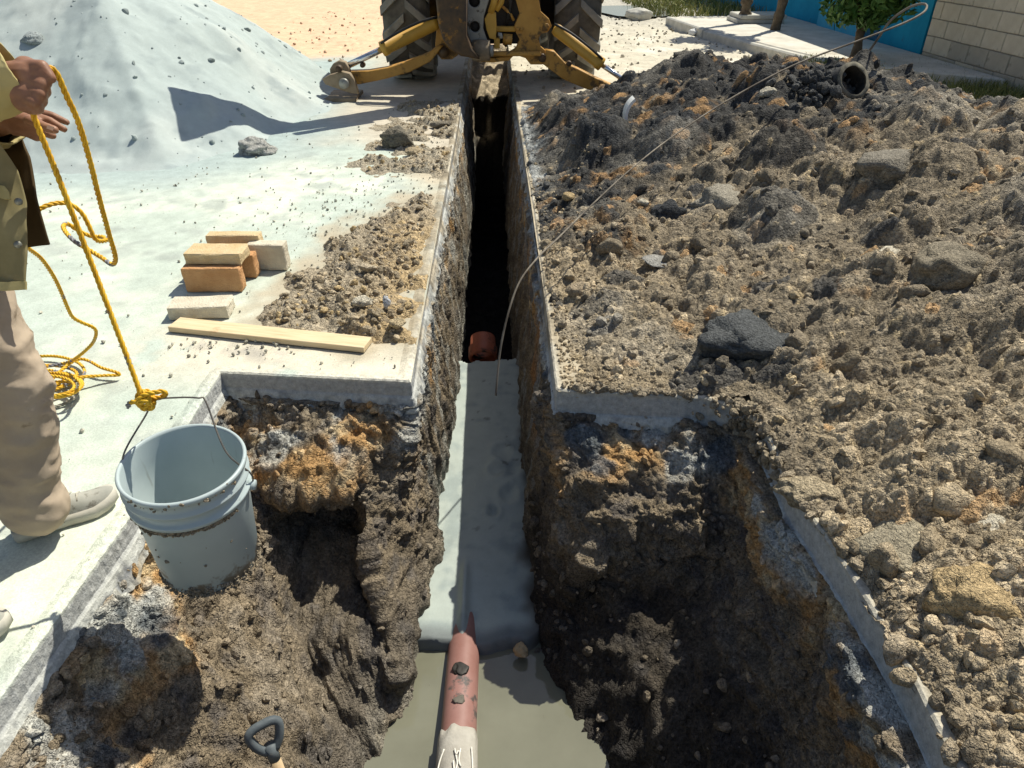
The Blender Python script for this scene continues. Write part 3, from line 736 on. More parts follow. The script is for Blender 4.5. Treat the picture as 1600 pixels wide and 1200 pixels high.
def heap_col(x, y, z, ids):
    bid, i1, i2, i3, i4, flat, e, dr = ids
    p = np.stack([x, y, 0 * x], 1)
    n1, n2 = fbm(p, 0.9, 4, 321), fbm(p, 4.5, 4, 325)
    BR, TAN, GR, BK, OR = (np.array(q) for q in ([.355, .295, .21], [.565, .455, .30], [.39, .36, .30], [.045, .048, .051], [.46, .28, .13]))
    c = mixc(np.tile(BR, (len(x), 1)), GR, sstep(1.6, 2.8, x + 0.8 * n1 - 0.15 * y))
    c = mixc(c, TAN, 0.8 * sstep(0.15, 0.6, n2 + 0.5 * (i2 - 0.5)))
    c = mixc(c, TAN, 0.7 * sstep(1.1, 0.3, x + 0.25 * n2) * sstep(5.2, 4.4, y))
    c = mixc(c, TAN * 1.08, 0.7 * sstep(2.6, 1.3, y + 0.4 * n1) * sstep(1.0, 1.1, x))
    w = sstep(3.5, 4.5, y + 0.9 * n1 - 0.25 * (x - 1.5) + 1.0 * (i1 - 0.5) + 0.6 * (i2 - 0.5)) * sstep(4.2, 3.0, x + n1)
    w = w * sstep(-0.35, -0.05, n2 + 0.35)
    c = mixc(c, BK * 1.3, 0.92 * w)
    c = mixc(c, OR, 0.8 * w * sstep(0.2, 0.5, fbm(p, 3.1, 3, 331) + 0.3 * (i2 - .5)))
    c = mixc(c, BK * 1.6, 0.8 * sstep(0.86, 0.92, i2) * (y > 2.2))
    c = mixc(c, BK * 1.5, 0.75 * ((bid == 9) | (bid == 13) | (bid == 14) | (bid == 11)))
    c = mixc(c, OR, 0.75 * sstep(0.80, 0.9, i3) * sstep(0.0, 0.4, n2 + 0.2))
    c = mixc(c, np.array([.60, .47, .28]), 0.7 * sstep(0.93, 0.96, i4) * (1 - w))
    c = mixc(c, GR * 1.05, 0.6 * flat)
    c = mixc(c, np.array([0.55, 0.57, 0.55]), 0.85 * sstep(0.16, 0.02, dr + 0.12 * n2) * sstep(4.6, 5.2, y) * (x < .6))
    return c * (0.62 + 0.40 * i3 + 0.24 * i4 + 0.16 * i2)[:, None]
ysh = [0.25]
while ysh[-1] < 9.4: ysh.append(ysh[-1] + 0.0052 + 0.0018 * max(0, ysh[-1] - 1.0))
k0 = next(i for i, v in enumerate(ysh) if v >= 2.22); low_ = np.r_[np.ones(k0 + 1, bool), np.zeros(len(ysh) - k0, bool)]; ysh = np.array(ysh[:k0 + 1] + ysh[k0:]); nu = 600
uu = np.linspace(0, 1, nu); uu = uu * 0.68 + 0.32 * uu ** 3
x0 = np.where(low_, 0.965, 0.225)
Wd = np.minimum(1.5 + 0.85 * ysh, 5.9)
X = (x0[:, None] + uu[None, :] * Wd[:, None]).ravel(); Y = np.repeat(ysh, nu)
Z, ids = heap(X, Y)
inside = in_poly(X, Y, PIT) & (seg_dist(X, Y, PIT, True) > 0.002 + 0.012 * np.clip(perlin(np.stack([X, Y, 0 * X], 1) * 6, 340), 0, 1))
keep = (~inside) & (Z > -0.03) & (X > 0.235) & (X < 5.68)
row = np.repeat(np.arange(len(ysh)), nu)
F = grid_faces(nu, len(ysh), keep)
cross = (x0[row[F[:, 0]]] != x0[row[F[:, 3]]])
F = F[~cross]
used = np.zeros(len(X), bool); used[F.ravel()] = True; ren = np.cumsum(used) - 1
HC = heap_col(X, Y, Z, ids)
heap_o = put("soil_heap", np_mesh("soil_heap", np.stack([X, Y, Z], 1)[used], ren[F], HC[used]), M_EARTH)
tag(heap_o, "long lumpy heap of dug-out brown and black soil along the right of the trench", "soil heap")

# loose clods lying on the heap, most of them small
def heap_pts(n, seed, ymin=0.5, ymax=8.2):
    r_ = np.random.default_rng(seed)
    y = ymin + (ymax - ymin) * r_.random(n) ** 1.7
    xa = np.where(y < 2.24, 0.985, 0.26); x = xa + (1.2 + 0.62 * y) * r_.random(n) ** 1.15
    ok = (x < 5.4) & ~(in_poly(x, y, PIT) & (seg_dist(x, y, PIT, True) > 0.012))
    return x[ok], y[ok]
def heap_clods(name, n, seed, smin, smax, power, tmpl):
    x, y = heap_pts(n, seed); r_ = np.random.default_rng(seed + 1)
    s = smin + (smax - smin) * r_.random(len(x)) ** power
    z, ids = heap(x, y, False)
    ok = z > 0.0; x, y, z, s = x[ok], y[ok], z[ok], s[ok]
    c = heap_col(x, y, z, [q[ok] for q in ids]) * r_.uniform(0.8, 1.3, (len(x), 1))
    lt = r_.random(len(x)) < 0.06
    c[lt] = np.array([.58, .47, .31]) * r_.uniform(0.7, 1.15, (lt.sum(), 1))
    return scatter(name, np.stack([x, y, z + 0.15 * s], 1), s, c, M_CLOD, heap_o, tmpl, seed)
heap_clods("loose_clod", 7000, 351, 0.006, 0.030, 3.0, BL2)
heap_clods("soil_crumb", 20000, 353, 0.003, 0.011, 1.5, BL1)
x, y = heap_pts(200, 357); s = 0.026 + 0.045 * np.random.default_rng(5).random(len(x)) ** 2.2
z, ids = heap(x, y, False); c = heap_col(x, y, z, ids)
BL3 = blob_templates(12, 3, 203, 0.36)
scatter("large_clod", np.stack([x, y, z + 0.1 * s], 1), s, c, M_CLOD, heap_o, BL3, 359, True)

# crumbs and clods spilling over the right slab edge
RIM = np.array([(.26, 2.325), (.80, 2.26), (.968, 2.15), (.955, 1.70), (.99, 1.35), (1.0, 1.05), (.99, .55)])
Lr = np.r_[0, np.cumsum(np.hypot(*np.diff(RIM, axis=0).T))]; r_ = np.random.default_rng(362)
u = np.r_[r_.random(260) * 1.3, np.clip(r_.normal(.76, .07, 260), .5, 1.0), np.clip(r_.normal(1.22, .05, 60), 1, 1.5)]
bx, by = np.interp(u, Lr, RIM[:, 0]), np.interp(u, Lr, RIM[:, 1]); n_ = len(u)
mid_ = (u > .5) & (u < 1.1); off = np.where(mid_, r_.uniform(-.03, .03, n_), r_.uniform(-.010, .03, n_)); zz = np.where(mid_ & (off < .012), r_.uniform(-.10, .03, n_), .008)
hx = np.where(u < .55, 0.05, np.where(u < .82, .6, 1.0)); hy = np.where(u < .55, 1.0, np.where(u < .82, .8, .05))
s = .004 + .020 * r_.random(n_) ** 2.2
c = np.array([.33, .275, .195]) * r_.uniform(.65, 1.25, (n_, 1))
x_ = np.r_[.26 + .5 * r_.random(1500) ** 1.3]; y_ = 2.36 + 2.8 * r_.random(1500) ** 1.4; s_ = .003 + .013 * r_.random(1500) ** 2.5
scatter("loose_crumb", np.stack([x_, y_, np.maximum(heap(x_, y_, False)[0], 0) + .2 * s_], 1), s_, np.array([.46, .375, .25]) * r_.uniform(.6, 1.25, (1500, 1)), M_CLOD, heap_o, BL1, 365)
scatter("edge_clod", np.stack([bx + hx * off, by + hy * off, zz], 1), s, c, M_CLOD, heap_o, BL2, 363)
def on_heap(px, py, lift=0.0):
    d = ray(px, py); k = np.linspace(0.9, 9, 1600)
    q = CAM[None] + k[:, None] * d[None]
    h = heap(q[:, 0], q[:, 1], False)[0]
    i = np.argmax(q[:, 2] < h); r = q[i].copy(); r[2] = h[i] + lift; return r

# ------------------------------------------------------------------ soil spilt on the slab beside the trench, left
def spill(x, y):
    p = np.stack([x, y, 0 * x], 1)
    d = seg_dist(x, y, SPILL, True) * np.where(in_poly(x, y, SPILL), 1, -1) + 0.13 * fbm(p, 4.5, 4, 401)
    h = 0.045 * sstep(0.0, 0.4, d) + 0.012 * sstep(-0.02, 0.08, d)
    e2 = sstep(5.0, 5.5, y) * sstep(8.2, 7.6, y) * sstep(-1.25, -0.65, x + 0.25 * fbm(p, 2.3, 3, 403))
    h = np.maximum(h, 0.036 * e2 * sstep(-.35, .25, fbm(p, 3, 3, 405)))
    w = sstep(0.005, 0.03, h)
    b1, i1 = bumps(x, y, 0.13, 411, keep=.6); b2, i2 = bumps(x, y, 0.06, 412, keep=.8); b3, i3 = bumps(x, y, 0.028, 413)
    return h + w * (0.35 * b1 + 0.55 * b2 + 0.7 * b3 + 0.004 * fbm(p, 40, 2, 415)) - 0.012, i1, i2, i3
xs = np.arange(-1.75, -0.352, 0.0075); ysp = steps(2.58, 8.3, lambda y: 0.0075 + 0.004 * (y - 2.58))
X, Y = [q.ravel() for q in np.meshgrid(xs, ysp)]
Z, i1, i2, i3 = spill(X, Y)
p = np.stack([X, Y, 0 * X], 1); n2 = fbm(p, 4, 4, 421)
c = mixc(np.tile([.47, .40, .29], (len(X), 1)), np.array([.56, .42, .235]), sstep(-0.75, -0.45, X + 0.15 * n2) * sstep(4.6, 3.9, Y))
c = mixc(c, np.array([.25, .21, .16]), 0.7 * sstep(0.1, 0.6, n2 + (i2 - .5)))
c = mixc(c, np.array([.56, .50, .38]), 0.7 * sstep(4.6, 5.0, Y) * sstep(-0.4, 0.2, n2))
c *= (0.75 + 0.3 * i3 + 0.2 * i1)[:, None]
F = grid_faces(len(xs), len(ysp), Z > -0.0095); used = np.zeros(len(X), bool); used[F.ravel()] = True; ren = np.cumsum(used) - 1
spill_o = put("soil_spill", np_mesh("soil_spill", np.stack([X, Y, Z], 1)[used], ren[F], c[used]), M_EARTH)
tag(spill_o, "low patch of crumbly tan soil spilt on the slab behind the plank", "soil")
r_ = np.random.default_rng(431)
x = r_.uniform(-1.5, -0.37, 7000); y = 2.62 + 5.4 * r_.random(7000) ** 1.5
z, i1, i2, i3 = spill(x, y); ok = z > 0.012; x, y, z = x[ok], y[ok], z[ok]
s = 0.004 + 0.022 * r_.random(len(x)) ** 3.2
c = np.array([.42, .345, .235]) * r_.uniform(.6, 1.35, (len(x), 1)); lt = r_.random(len(x)) < .15; c[lt] = np.array([.58, .44, .24]) * r_.uniform(.8, 1.1, (lt.sum(), 1))
scatter("loose_clod", np.stack([x, y, z], 1), s, c, M_CLOD, spill_o, BL2, 433)

# crumbs and grit strewn over the dusty slab
x = np.r_[r_.uniform(-3.2, -0.4, 900), r_.normal(-1.1, .22, 140), r_.normal(-1.0, .3, 500), -0.42 - np.abs(r_.normal(0, .35, 900))]
y = np.r_[r_.uniform(0.9, 7.0, 900), r_.normal(2.72, .06, 140), r_.normal(4.3, .5, 500), r_.uniform(2.45, 8.2, 900)]
ok = ~in_poly(x, y, PIT) & (x < -0.37) & (y > .5); x, y = x[ok], y[ok]
s = 0.0018 + 0.010 * r_.random(len(x)) ** 4
c = np.array([.46, .44, .36]) * r_.uniform(.45, 1.25, (len(x), 1))
sc = scatter("grit", np.stack([x, y, 0.3 * s], 1), s, c, M_CUT, None, BL1, 441)
x = r_.uniform(.3, 4.2, 1500); y = r_.uniform(7.8, 18, 1500); s = 0.006 + 0.03 * r_.random(1500) ** 3
scatter("road_rubble", np.stack([x, y, slab_h(x, y) + .3 * s], 1), s, np.array([.45, .41, .33]) * r_.uniform(.4, 1.3, (1500, 1)), M_CLOD, None, BL1, 443)
x = r_.uniform(-4, -.5, 300); y = r_.uniform(10.5, 18, 300); s = 0.006 + 0.03 * r_.random(300) ** 3
scatter("rubble", np.stack([x, y, .3 * s], 1), s, np.array([.58, .43, .30]) * r_.uniform(.7, 1.15, (300, 1)), M_CLOD, None, BL1, 445)

# soil lumps clinging below the slab edges and at the foot of the pit
wl = bpy.data.objects["pit_wall"].data; nv = len(wl.vertices); co = np.zeros(nv * 3); wl.vertices.foreach_get("co", co); co = co.reshape(-1, 3)
wr = bpy.data.objects["pit_wall_right"].data; nv2 = len(wr.vertices); co2 = np.zeros(nv2 * 3); wr.vertices.foreach_get("co", co2); co2 = co2.reshape(-1, 3)
for nm, cc, seed, cnt in (("wall_clod", co, 451, 1600), ("wall_clod_right", co2, 453, 900)):
    r_ = np.random.default_rng(seed); sel = cc[(cc[:, 1] < 2.6) & (cc[:, 1] > .6) & (cc[:, 2] > -1.0)]
    p = sel[r_.integers(0, len(sel), cnt)]
    s = 0.004 + 0.020 * r_.random(cnt) ** 3
    c = wall_col(p, r_.random(cnt)) * r_.uniform(.85, 1.25, (cnt, 1))
    scatter("wall_clod", p, s, c, M_CLOD, None, BL2, seed)

# ------------------------------------------------------------------ the pile of grey sand
def sand(x, y):
    p = np.stack([x, y, 0 * x], 1)
    d = seg_dist(x, y, SANDTOE + [(-10.2, 8)], False) * np.where(in_poly(x, y, SANDTOE), 1, -1)
    d = d + 0.16 * fbm(p, 0.8, 3, 461)
    h = 0.70 * 0.5 * (d - 0.12 + np.sqrt((d - 0.12) ** 2 + 0.14 ** 2)) - 0.02
    h = 2.7 - 0.5 * (2.7 - h + np.sqrt((2.7 - h) ** 2 + 0.2))
    b1, i1 = bumps(x, y, 0.35, 471, keep=.12); b2, i2 = bumps(x, y, 0.09, 472, keep=.10)
    w = sstep(0.0, 0.25, d)
    return h + w * (0.035 * fbm(p, 1.4, 4, 463) + 0.012 * ridge(p, 2.4, 3, 465) + 0.15 * b1 + 0.35 * b2 + 0.0025 * fbm(p, 30, 2, 467))
xs = -steps(1.2, 10, lambda x: 0.022 + 0.01 * max(0, x - 3.5))[::-1]; ysn = steps(4.3, 12.6, lambda y: 0.024 + 0.004 * (y - 4.3))
X, Y = [q.ravel() for q in np.meshgrid(xs, ysn)]; Z = sand(X, Y); p = np.stack([X, Y, Z], 1)
c = np.tile([.39, .45, .44], (len(X), 1)); c = mixc(c, np.array([.44, .485, .465]), sstep(-.2, .6, fbm(p, .8, 4, 481)))
c = mixc(c, np.array([.29, .34, .345]), .7 * sstep(.25, .7, fbm(p, 3.5, 4, 483)))
F = grid_faces(len(xs), len(ysn), Z > -0.012); used = np.zeros(len(X), bool); used[F.ravel()] = True; ren = np.cumsum(used) - 1
sand_o = put("sand_pile", np_mesh("sand_pile", p[used], ren[F], c[used]), M_SAND)
tag(sand_o, "big smooth pile of pale grey sand behind the man, left of the digger", "sand pile")
r_ = np.random.default_rng(485); x = r_.uniform(-5, -1.5, 330); y = 5.0 + 4.5 * r_.random(330)
z = sand(x, y); ok = z > -.005; x, y, z = x[ok], y[ok], z[ok]; s = .006 + .035 * r_.random(len(x)) ** 5
scatter("sand_lump", np.stack([x, y, z], 1), s, np.array([.27, .31, .305]) * r_.uniform(.9, 1.25, (len(x), 1)), M_SAND, sand_o, BL2, 487)

# ================================================================== BACKGROUND
# ------------------------------------------------------------------ pavement with kerb
M_PAVE = plain("pavement_concrete", (.50, .47, .40), (.66, .63, .55), 3, .92, .2, bd=.003, dirt=((.36, .31, .24), 1.6, .6))
M_KERB = plain("kerb_concrete", (.44, .43, .38), (.62, .60, .53), 6, .9, .2, bd=.003)
def prism(name, pts, z0, z1, mat, bevel=0.015, parent=None):
    bm = bmesh.new(); vs = [bm.verts.new((x, y, z0)) for x, y in pts]
    f = bm.faces.new(vs); r = bmesh.ops.extrude_face_region(bm, geom=[f])
    for v in r['geom']:
        if isinstance(v, bmesh.types.BMVert): v.co.z = z1
    bmesh.ops.recalc_face_normals(bm, faces=bm.faces)
    return put(name, from_bm(bm, name, bevel=bevel), mat, parent)
tag(prism("pavement", [(3.44, 14.9), (3.62, 13.1), (4.02, 11.0), (4.42, 9.4), (5.72, 8.3), (5.72, 15.2), (3.6, 15.2)], -.05, .135, M_PAVE), kind='structure')
tag(prism("kerb", [(3.30, 15.0), (3.50, 13.0), (3.605, 13.05), (3.425, 14.95)], -.05, .15, M_KERB, .02), kind='structure')
tag(prism("kerb_low", [(3.505, 12.985), (3.90, 11.0), (4.30, 9.3), (4.40, 9.37), (4.0, 11.05), (3.61, 13.03)], -.05, .128, M_KERB, .02), kind='structure')
slabs = empty("stacked_slabs", (4.75, 14.2, .135), "weathered grey concrete lids stacked two high on the far pavement", "concrete slabs")
box("slab", (-.42, -.34, 0), (.42, .34, .07), M_KERB, slabs, .012); box("slab", (-.38, -.36, .072), (.45, .32, .14), M_KERB, slabs, .012)

# ------------------------------------------------------------------ block wall: every block a piece of its own
M_BLOCK = plain("block", (.64, .56, .41), (.76, .68, .52), 5, .93, .15, bd=.004, bs=.5, dirt=((.33, .295, .23), 3.2, .6))
M_BLOCK2 = plain("block_stained", (.45, .40, .31), (.56, .51, .40), 4, .93, .15, bd=.004, bs=.5, dirt=((.27, .24, .185), 4, .56))
M_MORT = plain("mortar", (.27, .245, .20), (.36, .33, .27), 20, .95, .1, bd=.004)
WX = 5.75; Y0, Y1 = 3.2, 10.22
bw = empty("block_wall", (WX, Y1, 0), "tall bare concrete block wall beside the blue house", "wall")
box("mortar", (.012, -7.02, -.05), (.15, 0, 2.2), M_MORT, bw)
bl_me = []
for k in range(6):
    bm = box_bm((-.0, -.194, 0), (.10, .194, .188)); 
    for v in bm.verts: v.co += Vector((random.uniform(-.002, .003), random.uniform(-.003, .003), random.uniform(-.003, .003)))
    me = from_bm(bm, "concrete_block", bevel=.006); me.materials.append(M_BLOCK2 if k > 3 else M_BLOCK); bl_me.append(me)
half = from_bm(box_bm((0, -.094, 0), (.10, .094, .188)), "concrete_block", bevel=.006); half.materials.append(M_BLOCK)
for r in range(11):
    z = -.03 + r * .2; y = -.2 if r % 2 == 0 else -.4
    if r % 2: put("concrete_block", half, None, bw, (random.uniform(-.002, .003), -.1, z))
    while y > -6.9:
        k = random.randrange(4) if r > 1 else random.choice((0, 4, 5, 4))
        put("concrete_block", bl_me[k], None, bw, (random.uniform(-.003, .004), y, z)); y -= .4

# ------------------------------------------------------------------ blue house
M_BLUE = plain("blue_wall_paint", (.008, .26, .42), (.016, .33, .51), 2.5, .85, .2, bd=.003, dirt=((.05, .17, .25), 3, .64))
M_BLUE2 = plain("light_blue_paint", (.05, .36, .55), (.08, .42, .60), 4, .8, .25)
M_GLASS, t, b = new_mat("window_glass", .06, .6); b.inputs['Base Color'].default_value = (.03, .04, .045, 1)
M_WHITE = plain("white_paint", (.70, .70, .66), (.78, .78, .74), 10, .6, .3)
HY0, HY1 = 10.26, 22.0
house = empty("blue_house", (WX, HY0, 0), "bright blue painted house with a barred window behind the small tree", "house")
wy0, wy1, wz0, wz1 = 1.95, 3.15, .62, 1.75
def wall_piece(lo, hi): return box_bm(lo, hi)
bm = box_bm((0, 0, -.05), (.16, wy0, 2.3)); box_bm((0, wy1, -.05), (.16, HY1 - HY0, 2.3), bm)
box_bm((0, wy0, -.05), (.16, wy1, wz0), bm); box_bm((0, wy0, wz1), (.16, wy1, 2.3), bm)
put("wall", from_bm(bm, "wall"), M_BLUE, house)
box("side_wall", (.16, 0, -.05), (4, .16, 2.3), M_BLUE, house)
box("roof", (-.02, -.05, 2.3), (4.2, HY1 - HY0, 2.42), M_WHITE, house)
wn_ = put("window", from_bm(box_bm((.10, wy0, wz0), (.12, wy1, wz1)), "window"), M_GLASS, house)
for k, y in enumerate(np.linspace(wy0 + .05, wy1 - .05, 8)): tube("bar", [(.05, y, wz0), (.05, y, wz1)], .009, M_WHITE, wn_, 6)
box("frame", (.06, wy0, wz0), (.10, wy1, wz0 + .05), M_WHITE, wn_)
box("sill", (-.10, wy0 - .25, .0), (-.002, wy1 + .2, .55), M_BLUE2, house, .01)
box("meter_pipe", (-.03, 3.6, .5), (-.003, 3.63, .95), plain("dark_metal", (.03, .04, .05), None, 10), house)
M_DOOR = plain("dark_blue_metal", (.01, .10, .19), (.015, .13, .23), 4, .6)
box("door", (-.02, 1.25, .14), (-.003, 1.75, 2.1), M_DOOR, house, .004)

# ------------------------------------------------------------------ trees
M_BARK = plain("bark", (.10, .075, .05), (.20, .16, .11), 14, .95, .1, bd=.012, bs=.8)
M_LEAF = []
for k, (c1, c2) in enumerate((((.05, .12, .022), (.10, .20, .04)), ((.06, .13, .025), (.12, .20, .04)), ((.10, .17, .02), (.2, .26, .04)))):
    m, t, b = new_mat("leaf_%s" % ("dark", "green", "yellowish")[k], .55, .35)
    oi = N(t, "NewGeometry"); r = ramp(t, oi.outputs['Random Per Island'], [(0, c1), (1, c2)]); t.links.new(r.outputs[0], b.inputs['Base Color'])
    b.inputs['Transmission Weight'].default_value = 0; M_LEAF.append(m)
def leaf_cloud(name, blobs, n, size, mat, parent, seed):
    r_ = np.random.default_rng(seed); V, F = [], []
    w = np.array([q[3] ** 2 for q in blobs]); w = w / w.sum()
    pick = r_.choice(len(blobs), n, p=w)
    for k in pick:
        bx, by, bz, br = blobs[k]
        d = r_.normal(size=3); d /= np.linalg.norm(d); rr = br * r_.random() ** .38
        c = np.array([bx, by, bz]) + d * rr * np.array([1, 1, .8])
        nrm = d + r_.normal(size=3) * .7; nrm[2] += .5; nrm /= np.linalg.norm(nrm)
        a = np.cross(nrm, r_.normal(size=3)); a /= np.linalg.norm(a); bb = np.cross(nrm, a); s = size * r_.uniform(.6, 1.3)
        i = len(V); V += [c - a * s, c - bb * s * .42 + nrm * s * .12, c + a * s, c + bb * s * .42 + nrm * s * .12]; F.append((i, i + 1, i + 2, i + 3))
    return put(name, np_mesh(name, V, F, smooth=False), mat, parent)
def tree(loc, label, h, crown, leaf, n, size, lean, seed, rad=.06, cat="tree"):
    t_ = empty("tree", loc, label, cat)
    r_ = np.random.default_rng(seed)
    path = spline([(0, 0, -.1), (lean * .3, 0, h * .35), (lean * .7, .04, h * .75), (lean, .05, h)], .06)
    rad_ = np.linspace(rad * 1.25, rad * .7, len(path)) * (1 + .12 * r_.normal(size=len(path)))
    tr = put("trunk", tube_mesh("trunk", path, rad_, 10), M_BARK, t_)
    top = path[-1]
    for bx, by, bz, br in crown:
        e = np.array([bx, by, bz]); pth = spline([top - [0, 0, h * .2], (top + e) / 2 + [0, 0, .05], e], .08)
        put("limb", tube_mesh("limb", pth, np.linspace(rad * .6, rad * .15, len(pth)), 6), M_BARK, tr)
    leaf_cloud("crown", crown, n, size, leaf, t_, seed); return t_
p = at_z(1335, 92, .135)
tree(tuple(p), "small bushy dark green tree on the pavement in front of the blue house", .34,
     [(-.18, .1, .62, .34), (.28, 0, .66, .34), (.05, -.15, .9, .46), (.0, .2, 1.15, .5), (-.3, 0, 1.05, .40), (.38, .1, 1.1, .40), (0.06, -.1, .48, .2)], M_LEAF[0], 4600, .06, .02, 511, .06)
p = at_z(1210, 47, .135)
tree(tuple(p), "slim tree with a bare leaning trunk and yellowish leaves beside the blue house", 2.1, [(.1, 0, 2.4, .4), (-.25, 0, 1.75, .22), (-.42, 0, 1.30, .2)], M_LEAF[2], 900, .07, .30, 513, .065)
p = at_z(1163, 36, .135)
tree(tuple(p), "dark rough tree trunk at the far end of the pavement", 2.3, [(.1, 0, 2.6, .4)], M_LEAF[1], 900, .07, -.12, 515, .085)
p = at_z(1165, 20, 0)
tree((5.3, 16.6, 0), "pale thin tree trunk furthest back beyond the stacked lids", 2.2, [(.0, 0, 2.6, .6)], M_LEAF[1], 500, .07, .1, 517, .09)

# ------------------------------------------------------------------ grass and weeds
M_GRASS, t, b = new_mat("grass", .7, .2)
gi = N(t, "NewGeometry"); r = ramp(t, gi.outputs['Random Per Island'], [(0, (.10, .13, .03)), (.5, (.20, .22, .06)), (1, (.38, .34, .14))]); t.links.new(r.outputs[0], b.inputs['Base Color'])
def grass(name, x, y, z, hmin, hmax, seed, w=.006):
    r_ = np.random.default_rng(seed); n = len(x); a = r_.uniform(0, 6.283, n); h = r_.uniform(hmin, hmax, n); l = r_.normal(0, .45, (n, 2)) * h[:, None]
    dx, dy = np.cos(a) * w, np.sin(a) * w
    b0 = np.stack([x - dx, y - dy, z], 1); b1 = np.stack([x + dx, y + dy, z], 1)
    m0 = np.stack([x + l[:, 0] * .35 - dx * .6, y + l[:, 1] * .35 - dy * .6, z + h * .6], 1); m1 = m0 + np.stack([dx * 1.2, dy * 1.2, 0 * dx], 1)
    tp = np.stack([x + l[:, 0], y + l[:, 1], z + h * .95], 1)
    V = np.concatenate([b0, b1, m1, m0, tp]); i = np.arange(n)
    F = np.concatenate([np.stack([i, i + n, i + 2 * n, i + 3 * n], 1), np.stack([i + 3 * n, i + 2 * n, i + 4 * n, i + 4 * n], 1)])
    me = bpy.data.meshes.new(name); me.from_pydata(V.tolist(), [], [tuple(dict.fromkeys(f)) for f in F.tolist()])
    return tag(put(name, me, M_GRASS), kind='stuff')
r_ = np.random.default_rng(521)
yy = r_.uniform(6.2, 10.2, 5200); xx = 5.72 - .75 * r_.random(5200) ** 1.5 * (1 + .3 * np.sin(yy * 5)); grass("grass", xx, yy, np.zeros(5200), .03, .17, 523)
c0 = at_z(1335, 108, .13); xx = c0[0] + r_.normal(0, .22, 2600); yy = c0[1] + r_.normal(0, .42, 2600); grass("weeds", xx - .05, yy, np.full(2600, .12), .015, .06, 525)
xx = r_.uniform(3.3, 6.2, 3600); yy = r_.uniform(16.2, 22, 3600); grass("dry_grass", xx, yy, np.zeros(3600), .05, .25, 527, .012)
# far rocks by the puddle and the damp patch
m, t, b = new_mat("puddle_water", .08, .5); b.inputs['Base Color'].default_value = (.16, .15, .11, 1)
rim = [(3.1 + .9 * math.cos(a) * (1 + .2 * math.sin(3 * a)), 17.4 + 1.5 * math.sin(a) * (1 + .15 * math.cos(2 * a)), 0) for a in np.arange(28) * 2 * math.pi / 28]
me = bpy.data.meshes.new("puddle"); me.from_pydata(rim, [], [tuple(range(28))]); tag(put("puddle", me, m, None, (0, 0, .045)), kind='structure')
def stone(name, loc, size, mat, label, cat, seed, group=None, squash=.75, rot=0.0, rough=.3, col=None):
    tm = blob_templates(1, 4, seed, rough, squash)[0]
    me = np_mesh(name, tm[0] * np.array(size), tm[1], None if col is None else np.tile(col, (len(tm[0]), 1)), True)
    o = put(name, me, mat, None, tuple(loc)); o.rotation_euler = (0, 0, rot)
    return tag(o, label, cat, group)
M_ROCK = plain("pale_rock", (.42, .38, .29), (.58, .53, .42), 9, .95, .1, bd=.006, bs=.7)
stone("rubble_block", (3.0, 15.9, .10), (.28, .2, .2), M_KERB, "grey broken concrete block beside the puddle far up the street", "concrete block", 531)
stone("rubble_block", (3.45, 13.35, .05), (.11, .09, .08), M_WHITE, "small white stone against the kerb at its near corner", "stone", 533)

# ================================================================== OBJECTS
# ------------------------------------------------------------------ backhoe digger
M_YEL = plain("digger_yellow", (.42, .215, .04), (.54, .30, .065), 5, .5, .4, bd=.001, dirt=((.15, .095, .045), 6, .52))
M_YEL2 = plain("digger_yellow_clean", (.52, .29, .04), (.60, .35, .06), 5, .45, .4, bd=.001, dirt=((.25, .17, .08), 9, .62))
M_RUST = plain("worn_brown_steel", (.045, .032, .022), (.12, .07, .03), 9, .6, .4, bd=.002, dirt=((.32, .16, .035), 7, .60))
M_GREY = plain("worn_grey_steel", (.26, .26, .235), (.36, .36, .325), 7, .5, .5, .3, bd=.001, dirt=((.10, .075, .05), 10, .58))
M_PADS = plain("muddy_steel", (.20, .155, .095), (.32, .25, .17), 9, .7, .3, bd=.002)
M_DARK = plain("oily_black_steel", (.012, .011, .010), (.035, .03, .025), 9, .6, .4)
M_CHROME = plain("bright_rod", (.62, .64, .66), (.72, .73, .74), 6, .18, .5, .9)
M_TYRE = plain("dusty_rubber", (.06, .058, .052), (.15, .14, .115), 5, .85, .2, bd=.003, dirt=((.22, .19, .14), 7, .60))
M_LUG = plain("dusty_rubber_lug", (.19, .19, .17), (.32, .31, .27), 6, .85, .2, bd=.003, dirt=((.34, .31, .24), 8, .58))
M_HOSE = plain("black_hose", (.02, .02, .02), (.04, .04, .04), 10, .5)
BY = 8.25
dig = empty("backhoe_digger", (0, 9.2, 0), "yellow backhoe digger straddling the far end of the trench, stabiliser legs down", "digger")
def adopt(o, parent=dig):
    """child of the digger, keeping the mesh in world coordinates"""
    o.parent = parent
    root = parent
    off = Vector((0, 0, 0))
    while root is not None: off += root.location; root = root.parent
    o.data.transform(Matrix.Translation(-off)); return o
def plate_px(name, loops, Y, dep, mat, parent=dig, bevel=.006): return adopt(plate(name, [px_loop(l, Y) for l in loops], Y, dep, mat, None, bevel), parent)
def plate_w(name, loops, Y, dep, mat, parent=dig, bevel=.006): return adopt(plate(name, loops, Y, dep, mat, None, bevel), parent)
def tube_w(name, path, rad, mat, parent=dig, n=14, smooth=True): return adopt(put(name, tube_mesh(name, path, rad, n, smooth), mat), parent)
def box_w(name, lo, hi, mat, parent=dig, bevel=.01): return adopt(box(name, lo, hi, mat, None, bevel), parent)
